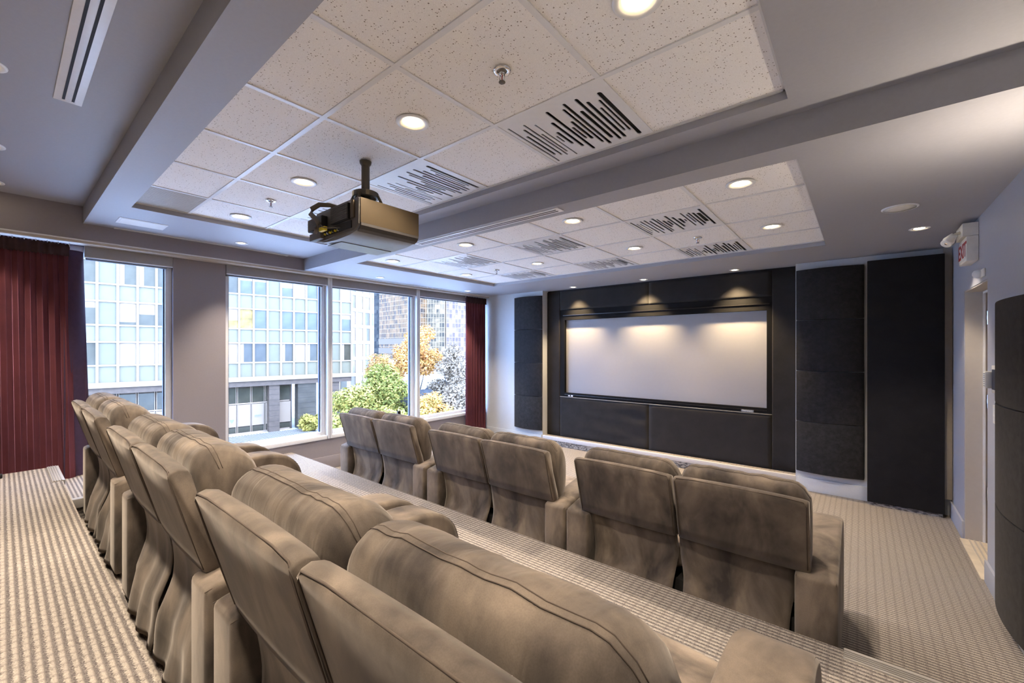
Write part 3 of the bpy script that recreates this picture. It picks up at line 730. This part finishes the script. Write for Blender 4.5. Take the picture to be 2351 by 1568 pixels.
def sprinkler(x, y, z, label):
    t = thing('fire_sprinkler', label, 'sprinkler', (x, y, z), 0, 'fire sprinklers')
    MB().lathe([(.038, .002), (.038, -.003), (.030, -.007), (.022, -.006), (.020, -.002)], n=26, cap=False).build('escutcheon', 'chrome', t, smooth=True)
    MB().lathe([(.012, .0), (.012, -.016), (.009, -.018)], n=14).build('body', 'chrome', t, smooth=True)
    for s in (-1, 1): MB().tube([(s * .009, 0, -.016), (s * .014, 0, -.026), (s * .011, 0, -.038), (0, 0, -.046)], .0028, 6).build('frame_arm', 'chrome', t, smooth=True)
    MB().lathe([(.0025, -.016), (.0025, -.046)], n=8).build('glass_bulb', 'red_print', t)
    MB().lathe([(.004, -.046), (.014, -.047), (.014, -.049), (.004, -.050)], n=16).build('deflector', 'dark_metal', t)
sprinkler(-1.151, 1.33, T1, 'chrome fire sprinkler in the near bay beside the largest slotted tile')
sprinkler(-3.566, 1.35, T1, 'chrome fire sprinkler in the near bay left of the projector')
sprinkler(-3.64, 4.098, T2, 'chrome fire sprinkler in the far bay nearer the windows')
sprinkler(-1.151, 4.075, T2, 'chrome fire sprinkler in the far bay above the right of the screen')

# ------------------------------------------------------------------ projector
pj = thing('projector', 'dark bronze ceiling projector with vents and cables at its back', 'projector', (-2.365, 1.44, 2.27))
w, d, h = .265, .203, .18
prof = [(-w, .05), (-w + .006, .03), (-w + .03, .008), (-w + .12, -.012), (0, -.02), (w - .12, -.014), (w - .035, 0), (w - .010, .018), (w, .045), (w, h - .015), (w - .015, h), (-w + .03, h - .002), (-w, h - .04)]
def sec(pts, z0): return pts
body = MB().prism([(x, z) for x, z in prof if True], 1, -d + .012, d).build('body', 'projector_grey', pj, bevel=.006, angle=30)
MB().box(w - .002, w + .004, -d + .01, d - .004, .035, h - .006).build('side_panel', 'projector_bronze', pj, bevel=.004, seg=3)
MB().prism([(w - .004, .040), (w + .004, .040), (w + .002, .022), (w - .012, .004), (w - .036, -.006), (w - .034, .0)], 1, -d + .014, d - .006).build('corner_trim', 'plastic_dark', pj)
rp = MB().prism([(-w + .002, .045), (-w + .03, .012), (-w + .12, -.004), (w - .05, .004), (w - .006, .03), (w - .003, h - .012), (w - .02, h - .002), (-w + .05, h - .004), (-w + .004, h - .04)], 1, -d + .004, -d + .016).build('rear_panel', 'projector_rear', pj, bevel=.003)
for (x0, x1, z0, z1, dy) in ((-.02, .175, .068, .160, .012), (-.262, -.085, .060, .135, .03)):
    f = box(x0, x1, -d - dy, -d + .006, z0, z1).build('vent_box', 'black', pj, bevel=.003)
    for k in range(12):
        z = z0 + .007 + (z1 - z0 - .014) * k / 11
        box(x0 + .006, x1 - .006, -d - dy - .004, -d - dy + .001, z - .0018, z + .0018).build('vent_slat', 'projector_rear', f)
box(.185, .222, -d - .006, -d + .006, .068, .165).build('bronze_cover', 'projector_bronze', pj, bevel=.003)
box(-.262, -.12, -d - .022, -d + .006, .006, .050).build('lower_door', 'projector_rear', pj, bevel=.006)
box(-.115, .19, -d - .002, -d + .006, .018, .058).build('port_bay', 'black', pj)
for k in range(6): MB().lathe([(.006, 0), (.006, .01), (.003, .01)], n=10).build('port', 'chrome' if k % 2 else 'yellow', pj, loc=(-.09 + .03 * k, -d - .004, .026)).rotation_euler = (R(90), 0, 0)
box(w - .40, w - .385, -d + .10, d - .10, -.023, -.016).build('lens_line', 'white_metal', pj)
box(-.16, .0, -d + .045, d - .02, -.0235, -.0195).build('lower_strip', 'projector_grey', pj)
plug = box(-.075, -.01, -d - .055, -d - .035, .028, .052).build('yellow_plug', 'yellow', pj, bevel=.003)
cb = MB().tube([(-.02, -d + .07, h + .0), (-.05, -d + .0, h + .012), (-.085, -d - .045, h + .012), (-.125, -d - .07, h - .012), (-.125, -d - .075, h - .045), (-.085, -d - .07, h - .075), (-.055, -d - .065, .075), (-.075, -d - .065, .045), (-.105, -d - .06, .025)], [.010, .012, .014, .015, .015, .015, .014, .012, .010], 10)
cb.build('cable_loom', 'cable', pj, smooth=True)
MB().tube([(-.05, -d - .06, .07), (-.02, -d - .055, .045), (.02, -d - .05, .035), (.06, -d - .03, .035), (.08, -d - .004, .035)], .003, 6).build('thin_cable', 'cable', pj, smooth=True)
mt = thing('projector_mount', 'dark ceiling pole and bracket that carry the projector', 'mount', (-2.365, 1.44, 2.27 + h))
PH = T1 - 2.27 - h
MB().lathe([(.0245, .12), (.0245, PH)], n=20).build('pole', 'dark_metal', mt, smooth=False)
MB().lathe([(.024, PH - .030), (.034, PH - .014), (.036, PH - .001), (.024, PH - .001)], n=20, cap=False).build('ceiling_collar', 'dark_metal', mt)
MB().lathe([(.012, .004), (.032, .01), (.022, .05), (.032, .09), (.032, .13), (.020, .14)], n=16).build('swivel', 'dark_metal', mt)
MB().lathe([(.064, .095), (.078, .098), (.078, .128), (.066, .134), (.064, .095)], n=24, cap=False).build('bracket_ring', 'dark_metal', mt)
for a in (35, 125, 215, 305):
    ca, sa = math.cos(R(a)), math.sin(R(a))
    MB().tube([(ca * .03, sa * .03, .115), (ca * .078, sa * .078, .110), (ca * .098, sa * .098, .07), (ca * .12, sa * .11, .02), (ca * .19, sa * .15, .012)], .009, 6).build('bracket_arm', 'dark_metal', mt)

# ------------------------------------------------------------------ door wall fittings
ex = thing('exit_sign', 'white exit sign with emergency lamp heads above the door', 'exit sign', (XR, 4.77, 2.275))
box(-.065, -.001, -.15, .15, 0, .185).build('sign_box', 'plastic_white', ex, bevel=.004)
MT = Matrix(((0, 0, -1, -.067), (-1, 0, 0, 0), (0, 1, 0, .088), (0, 0, 0, 1)))
box(-.0665, -.064, -.135, .135, .018, .165).build('face', 'paint_white', ex)
text_mesh('lettering', 'EXIT', .155, 'red_print', ex, MT, .0012, .003)
box(-.085, -.001, -.15, .12, .188, .285).build('battery_box', 'plastic_white', ex, bevel=.004)
for s, y in ((0, -.06), (1, .05)):
    hd = MB().tube([(-.085, y, .235), (-.11, y, .225), (-.125, y, .205)], .012, 10).build('lamp_arm', 'plastic_white', ex, smooth=True)
    L = MB().lathe([(.018, .05), (.024, .035), (.036, .0), (.036, -.012), (.030, -.012)], n=20).build('lamp_head', 'plastic_white', ex, smooth=True, loc=(-.145, y, .185))
    L.rotation_euler = (R(20 - 50 * s), R(35), 0)
    MB().lathe([(.030, -.010), (.0005, -.013)], n=20).build('lamp_lens', 'chrome', L)
t = thing('occupancy_sensor', 'small white rounded sensor on the wall just above the door', 'sensor', (XR, 4.50, 2.125))
box(-.012, -.001, -.10, .045, 0, .058).build('back_plate', 'plastic_white', t, bevel=.004)
MB().lathe([(.030, .0), (.030, .012), (.026, .03), (.012, .04), (.0005, .042)], n=20).build('lens_dome', 'white_metal', t, smooth=True, loc=(-.012, .0, .029)).rotation_euler = (0, R(-90), 0)
t = thing('wall_thermostat', 'white wall controller with a grilled sensor beside the curved panels', 'thermostat', (XR, 4.10, 1.41))
box(-.010, -.001, -.075, .075, -.085, .095).build('plate', 'plastic_white', t, bevel=.003)
box(-.016, -.010, -.055, .03, -.06, .07).build('display', 'gasket', t)
box(-.045, -.010, .03, .085, -.055, .055).build('sensor_case', 'plastic_white', t, bevel=.004)
for k in range(7): box(-.0462, -.044, .036, .08, -.042 + .013 * k, -.037 + .013 * k).build('grille_slot', 'mark_grey', t)
t = thing('light_switch', 'white keypad switch plate below the wall controller', 'switch', (XR, 4.08, 1.19))
box(-.012, -.001, -.045, .045, -.06, .06).build('plate', 'plastic_white', t, bevel=.003)
for k in range(5): box(-.0145, -.011, -.022, .022, -.04 + .017 * k, -.028 + .017 * k).build('button', 'white_metal', t)
for y, w in ((2.62, 'just past the right edge of the photo'), (.75, 'nearer the back')):
    t = thing('wall_sconce', f'small bronze wall sconce on the door wall, {w}', 'lamp', (XR, y, 1.86), 0, 'wall sconces')
    box(-.012, -.001, -.05, .05, -.10, .10).build('back_plate', 'dark_metal', t, bevel=.003)
    MB().lathe([(.045, -.09), (.045, .09), (.040, .09), (.040, -.09), (.045, -.09)], (-.065, 0, 0), 24, cap=False).build('shade', 'dark_metal', t)
    MB().lathe([(.0005, -.012), (.022, -.01), (.026, .02), (.0005, .045)], (-.065, 0, 0), 16).build('bulb', 'lamp_glow', t, smooth=True)
    l = bpy.data.lights.new('sconce_bulb', 'POINT'); l.energy = 19; l.color = WARM; l.shadow_soft_size = .035
    o = bpy.data.objects.new('lamp', l); C.objects.link(o); o.parent = t; o.location = (-.065, 0, .055)
# small things
t = thing('sill_stand', 'thin black upright slab on the windowsill behind the front recliners', 'stand', (-5.515, 3.93, .455))
box(-.012, .012, -.035, .035, 0, .012).build('foot', 'black_gloss', t, bevel=.002); box(-.008, .008, -.028, .028, .01, .19).build('slab', 'black_gloss', t, bevel=.003)
t = thing('cable_plug', 'small black plug on the carpet at the left edge', 'plug', (-5.10, -.03, Z3))
box(-.03, .03, -.05, .04, 0, .03).build('block', 'black', t, bevel=.008); MB().tube([(0, -.05, .012), (.02, -.12, .008), (.0, -.3, .006)], .005, 6).build('cord', 'black', t)

# ------------------------------------------------------------------ outdoors
GZ = -7.15
struct('ground', box(-700, -7, -300, 700, GZ - .5, GZ), 'pavement', 'pale paved ground outside')
P0 = Vector((-48.8, 5.1, 0)); EX = Vector((.1215, .9926, 0)).normalized(); NX = Vector((EX.y, -EX.x, 0))   # NX faces the theatre
ang = math.atan2(EX.y, EX.x)
ob = thing('office_building', 'pale green glazed office block with white mullion grid across the street', 'building', (P0.x, P0.y, 0), ang)
# local: x along the facade, -y towards the theatre
K0, K1, MW = -12, 17, 1.255
lines = [15.8, 13.8, 12.35, 10.4, 8.95, 7.0, 5.55, 3.54, 2.13, .15, -1.35]
box(K0 * MW, K1 * MW - .1, .25, 14, -2.0, 16.2).build('core', 'facade_stone', ob)
box(K0 * MW, K1 * MW + .1, -.25, .4, -1.72, -1.30).build('slab_edge', 'facade_white', ob)
box(K0 * MW, K1 * MW - .0, -.05, 14, -2.25, -1.72).build('stone_band', 'facade_stone', ob)
pm = {}
def shared(name, key, mk, mat, parent, loc):
    if key not in pm: o = mk().build(name, mat, parent); pm[key] = o.data
    else: o = bpy.data.objects.new(name, pm[key]); C.objects.link(o); o.parent = parent
    o.location = loc; return o
for k in range(K0, K1 + 1):
    shared('mullion', 'mul', lambda: box(-.085, .085, -.16, .14, -1.35, 16.0), 'facade_white', ob, (k * MW, 0, 0))
for z in lines: box(K0 * MW, K1 * MW, -.10, .14, z - .07, z + .07).build('transom', 'facade_white', ob)
G_, B_, L_, W_ = 'facade_glass', 'facade_glass_blue', 'facade_glass_leafy', 'facade_blind'
SEEN = {(5.55, -1): (G_, .3), (5.55, 1): (G_, .85), (5.55, 2): (G_, .5), (5.55, 3): (G_, 0), (2.13, -1): (G_, -1), (2.13, 1): (W_, 0), (2.13, 2): (W_, 0), (2.13, 3): (W_, 0),
        (5.55, 7): (L_, .6), (5.55, 8): (L_, 0), (5.55, 9): (B_, 0), (5.55, 11): (B_, 0), (5.55, 12): (B_, 0), (5.55, 13): (B_, 0), (5.55, 14): (B_, 0), (5.55, 16): (B_, .3),
        (2.13, 7): (W_, 0), (2.13, 8): (G_, -1), (2.13, 9): (G_, 0), (2.13, 11): (G_, -1), (2.13, 12): (W_, 0), (2.13, 13): (G_, -1), (2.13, 16): (G_, -1),
        (8.95, -1): (G_, 0), (8.95, 1): (G_, -1), (8.95, 2): (G_, -1), (8.95, 8): (B_, .3), (8.95, 9): (B_, .3), (8.95, 11): (B_, .5), (8.95, 12): (W_, 0)}
rnd = random.Random(3)
for k in range(K0, K1):
    for i in range(len(lines) - 1):
        zt, zb = lines[i], lines[i + 1]; win = i % 2 == 1 or False
        win = (i % 2 == 0 and False) or (zt - zb > 1.7)
        blank = k % 5 == 0
        if not win: mt_ = 'facade_spandrel'
        elif blank: mt_ = 'facade_blank'
        else: mt_ = rnd.choice(['facade_glass', 'facade_glass', 'facade_glass_blue', 'facade_blind', 'facade_glass'])
        drop = rnd.choice([0, 0, .3, .5, 0, -1])
        if (zt, k) in SEEN: mt_, drop = SEEN[(zt, k)]
        hh = zt - zb
        shared('pane' if win else 'spandrel', (mt_, round(hh, 2)), lambda: box(.085, MW - .085, .02, .06, .07, hh - .07), mt_, ob, (k * MW, 0, zb))
        if not win or blank or mt_ == 'facade_blind': continue
        if drop > 0: shared('window_blind', ('b', drop, round(hh, 2)), lambda: box(.10, MW - .10, .0, .019, hh * (1 - drop), hh - .07), 'facade_blind', ob, (k * MW, 0, zb))
        elif drop < 0: shared('window_blind', ('c', round(hh, 2)), lambda: box(.10, .42, .0, .019, .07, hh - .07), 'facade_blind', ob, (k * MW, 0, zb))
# ground floor
gy = 1.0
box(K0 * MW, 15.2, gy + .1, 14, GZ, -2.2).build('ground_floor_wall', 'facade_stone', ob)
for k in range(K0, 12):
    x = k * MW
    if x > 14.2: continue
    shared('shop_window', 'sw', lambda: box(.10, MW - .10, 0, .05, -3.95, -2.45), 'facade_glass_blue' if k % 3 else 'facade_glass', ob, (x, gy, 0))
    shared('white_board', 'wb', lambda: box(.02, MW - .02, -.05, .03, -6.35, -4.15), 'facade_white', ob, (x, gy, 0))
    shared('low_window', 'lw', lambda: box(.10, MW - .10, 0, .05, -6.95, -6.45), 'facade_glass', ob, (x, gy, 0))
    for dx in (-.09, .05): shared('shop_mullion', 'sm', lambda: box(0, .05, -.05, .08, -7.0, -2.25), 'facade_white', ob, (x + dx, gy - (0 if dx else 0), 0))
box(K0 * MW, 14.9, gy - .06, gy + .08, -4.10, -3.98).build('shop_transom', 'facade_white', ob)
box(K0 * MW, 14.9, gy - .15, gy + .1, GZ, -6.98).build('kerb', 'facade_white', ob)
for i, (x0, x1, mt_) in enumerate(((12.75, 13.75, 'facade_stone'), (15.55, 17.45, 'facade_stone_dark'), (19.0, 20.0, 'facade_stone'))):
    n = 9
    for q in range(n):
        z0 = GZ + (5.0) * q / n
        box(x0, x1, .15, 1.3, z0 + .012, z0 + 5.0 / n - .012).build('stone_block', mt_, ob)
    box(x0 + .02, x1 - .02, .17, 1.28, GZ, -2.2).build('column_core', 'slat_gap', ob)
hp = MB().prism([(-.2, 0), (0, -.34), (.2, 0), (.12, .06), (0, 0), (-.12, .06)], 1, gy - .075, gy - .05).build('wall_emblem', 'mark_grey', ob); hp.location = (9.6, 0, -5.62)
em = MB()
for k in range(6): em.box(-.28 + .1 * k, -.21 + .1 * k, gy - .075, gy - .05, .02 * (k % 3), .12 + .03 * (k % 2))
em.box(-.25, .3, gy - .075, gy - .05, -.09, -.05); em = em.build('wall_emblem', 'mark_grey', ob); em.location = (11.9, 0, -5.45)
dk = thing('slatted_deck', 'grey slatted deck at the foot of the office block', 'deck', (P0.x, P0.y, GZ), ang)
box(-12, 16.5, -6.2, -.3, 0, .05).build('deck_base', 'slat_gap', dk)
for k in range(-54, 52):
    shared('slat', 'slat', lambda: MB().add([(0, -.35, .05), (.15, -.35, .05), (1.25, -6.15, .05), (1.10, -6.15, .05), (0, -.35, .12), (.15, -.35, .12), (1.25, -6.15, .12), (1.10, -6.15, .12)], [(0, 3, 2, 1), (4, 5, 6, 7), (0, 1, 5, 4), (1, 2, 6, 5), (2, 3, 7, 6), (3, 0, 4, 7)]), 'slat_grey', dk, (2.1 + .26 * k, 0, 0))
# far towers
def tower(name, label, u_pts, z1, mat, fin, fl, fw_, mat_fin='grid_white', podium=None):
    """u_pts: plan polygon"""
    t = thing(name, label, 'building', (u_pts[0][0], u_pts[0][1], GZ))
    ox, oy = u_pts[0]; loc = [(x - ox, y - oy) for x, y in u_pts]
    MB().prism(loc, 2, 0, z1 - GZ).build('tower_block', mat, t)
    g = MB(); n = len(loc)
    for a in range(n):
        p, q = Vector((*loc[a], 0)), Vector((*loc[(a + 1) % n], 0)); dv = q - p; L = dv.length; dv.normalize(); nv = Vector((dv.y, -dv.x, 0))
        ctr = sum((Vector((*c, 0)) for c in loc), Vector()) / n
        if nv.dot((p + q) / 2 - ctr) < 0: nv = -nv
        k = 0
        while k * fin < L:
            b = p + dv * (k * fin); c = b + dv * fw_
            g.add([b, c, c + nv * .12, b + nv * .12, b + Vector((0, 0, z1 - GZ)), c + Vector((0, 0, z1 - GZ)), c + nv * .12 + Vector((0, 0, z1 - GZ)), b + nv * .12 + Vector((0, 0, z1 - GZ))],
                  [(0, 3, 2, 1), (4, 5, 6, 7), (0, 1, 5, 4), (1, 2, 6, 5), (2, 3, 7, 6), (3, 0, 4, 7)]); k += 1
        z = 3.0
        while z < z1 - GZ:
            e = Vector((0, 0, z)); f = Vector((0, 0, z + fw_))
            g.add([p + e, q + e, q + e + nv * .11, p + e + nv * .11, p + f, q + f, q + f + nv * .11, p + f + nv * .11],
                  [(0, 3, 2, 1), (4, 5, 6, 7), (0, 1, 5, 4), (1, 2, 6, 5), (2, 3, 7, 6), (3, 0, 4, 7)]); z += fl
    o = g.build('facade_grid', mat_fin, t); o['kind'] = 'stuff'
    if podium:
        for (za, zb) in podium:
            pts = [((x - sum(c[0] for c in loc) / n) * 1.03 + sum(c[0] for c in loc) / n, (y - sum(c[1] for c in loc) / n) * 1.03 + sum(c[1] for c in loc) / n) for x, y in loc]
            MB().prism(pts, 2, za, zb).build('podium_band', 'podium_stone', t)
    return t
def RP(u, d):     # plan position of a place seen at picture column u, at depth d from the theatre's back
    a = (u - 1175.5) / 969; th = math.atan2(799.5, 969.)
    return (d * (-math.sin(th) + a * math.cos(th)), d * (math.cos(th) + a * math.sin(th)))
def quadplan(u0, u1, d0, d1, back=7):
    a, b = Vector(RP(u0, d0)), Vector(RP(u1, d1)); v = b - a; n = Vector((-v.y, v.x)).normalized()
    if n.dot(a) < 0: n = -n
    return [tuple(a), tuple(b), tuple(b + n * back), tuple(a + n * back)]
tower('white_tower', 'white pier and glass building just right of the office block', quadplan(798, 858, 84, 92), 40, 'tower_pale', 2.3, 3.3, .7)
tower('blue_tower', 'narrow dark blue glass tower beside the brown tower', quadplan(850, 878, 345, 345, 20), 120, 'tower_blue', 6.2, 3.4, .3, 'tower_blue')
tower('brown_tower', 'brown glass tower with white grid behind the yellow tree', quadplan(871, 960, 320, 285, 20), 130, 'tower_brown', 1.9, 3.3, .26, podium=((4.7, 8.8), (11.5, 15.6)))
tower('mirror_tower', 'mirror glass tower with white grid right of the second mullion', quadplan(963, 1021, 290, 290, 18), 130, 'tower_glass', 1.9, 3.3, .26)
tower('lilac_tower', 'pale lilac glass tower nearest the far curtain', quadplan(1024, 1110, 292, 310, 18), 130, 'tower_lilac', 2.3, 3.3, .3)
# trees
def tree(name, label, u, d, ztop, zbase, rad, mat, n, sq=1.0, leaf=.17, mat2=None):
    x, y = RP(u, d); t = thing(name, label, 'tree', (x, y, GZ)); rr = random.Random(int(u * 7 + d))
    H = ztop - GZ; B = max(zbase - GZ, .2); ctr = []
    for k in range(30):
        a = rr.uniform(0, 6.283); q = rr.uniform(0, 1) ** .6; zc = rr.uniform(.15, .92)
        ctr.append(Vector((math.cos(a) * rad * q * .75 * math.sin(math.pi * min(.95, zc * .8 + .12)), math.sin(a) * rad * q * .75, B + (H - B) * zc)))
    ctr.append(Vector((0, 0, H - rad * .28)))
    def leaves(cnt):
        m = MB()
        for k in range(cnt):
            c = rr.choice(ctr); dv = Vector((rr.gauss(0, 1), rr.gauss(0, 1), rr.gauss(0, 1))).normalized()
            p = c + dv * (rad * .36 * rr.uniform(.55, 1.0)) * Vector((1, 1, sq)).length / 1.73; p.z = max(p.z, .05)
            a = Vector((rr.gauss(0, 1), rr.gauss(0, 1), rr.gauss(0, .6))).normalized(); b = a.cross(dv + Vector((.1, 0, .2))).normalized()
            s = leaf * rr.uniform(.6, 1.2)
            m.add([p - a * s, p + b * s * .45, p + a * s, p - b * s * .45], [(0, 1, 2, 3)])
        return m
    n = int(n * 2.4); o = leaves(n).build('foliage', mat, t); o['kind'] = 'stuff'
    if mat2: o = leaves(n // 2).build('foliage', mat2, t); o['kind'] = 'stuff'
    MB().tube([(0, 0, 0), (.1, 0, H * .35), (0, .1, H * .75)], [.22, .15, .05], 8).build('trunk', 'bark', t)
    for k in range(5):
        c = ctr[k]; MB().tube([(0, 0, H * .3), tuple(c * .6 + Vector((0, 0, H * .12))), tuple(c)], [.09, .05, .02], 6).build('branch', 'bark', t)
tree('yellow_tree', 'tall golden yellow tree behind the second mullion', 960, 46, 3.9, -2.5, 2.9, 'leaf_yellow', 3400, mat2='leaf_orange')
tree('yellow_tree', 'lower orange tinged tree left of the golden tree', 885, 52, .6, -3.0, 2.6, 'leaf_orange', 1500, mat2='leaf_lime')
tree('green_tree', 'dense green tree in the middle of the window view', 880, 40, -.4, -5.5, 3.0, 'leaf_green', 2600, mat2='leaf_lime')
tree('green_tree', 'light green tree right beside the office block column', 822, 36, -1.6, -6.6, 2.5, 'leaf_lime', 2400, mat2='leaf_green')
tree('lime_shrub', 'low lime green shrub mass at the bottom of the view', 890, 30, -2.9, -7.0, 2.3, 'leaf_lime', 2600, leaf=.15)
tree('lime_shrub', 'lime green shrub mass left of the tall recliner back', 800, 30, -3.3, -7.0, 1.9, 'leaf_lime', 1800, leaf=.15, mat2='leaf_green')
tree('yellow_shrub', 'bright yellow shrub right of the second mullion', 990, 34, -2.3, -5.6, 2.0, 'leaf_yellow', 2000, leaf=.15, mat2='leaf_lime')
tree('pale_tree', 'pale silvery tree beside the far curtain', 1040, 44, 1.9, -5.0, 2.5, 'leaf_pale', 2600)
tree('pale_tree', 'second pale tree low beside the far curtain', 1048, 36, -1.6, -6.2, 2.0, 'leaf_pale', 1600)
tree('ivy_shrub', 'small ivy shrub at the foot of the dark stone column', 712, 44.5, -5.5, -7.1, 1.2, 'leaf_lime', 700, leaf=.2)
hd_ = MB()
for (u, dd, r_) in ((915, 43, 2.0), (975, 42, 1.6), (1010, 50, 2.6)):
    x, y = RP(u, dd); t = thing('dark_hedge', {915: 'dark hedge gap between green and golden trees', 975: 'dark hedge below the golden tree', 1010: 'dark hedge behind the pale trees'}[u], 'hedge', (x, y, GZ))
    g = []
    rings = []
    for k in range(9):
        v = k / 8; rr_ = r_ * math.sin(math.pi * (.12 + .80 * (1 - v)) ) * .9 + .2
        rings.append([(rr_ * math.cos(2 * math.pi * i / 16) * (1 + .2 * noise.noise(Vector((i * .9, v * 4, u)))), rr_ * math.sin(2 * math.pi * i / 16), v * 4.6) for i in range(16)])
    MB().loft(rings).build('clipped_body', 'hedge_dark', t, smooth=True)
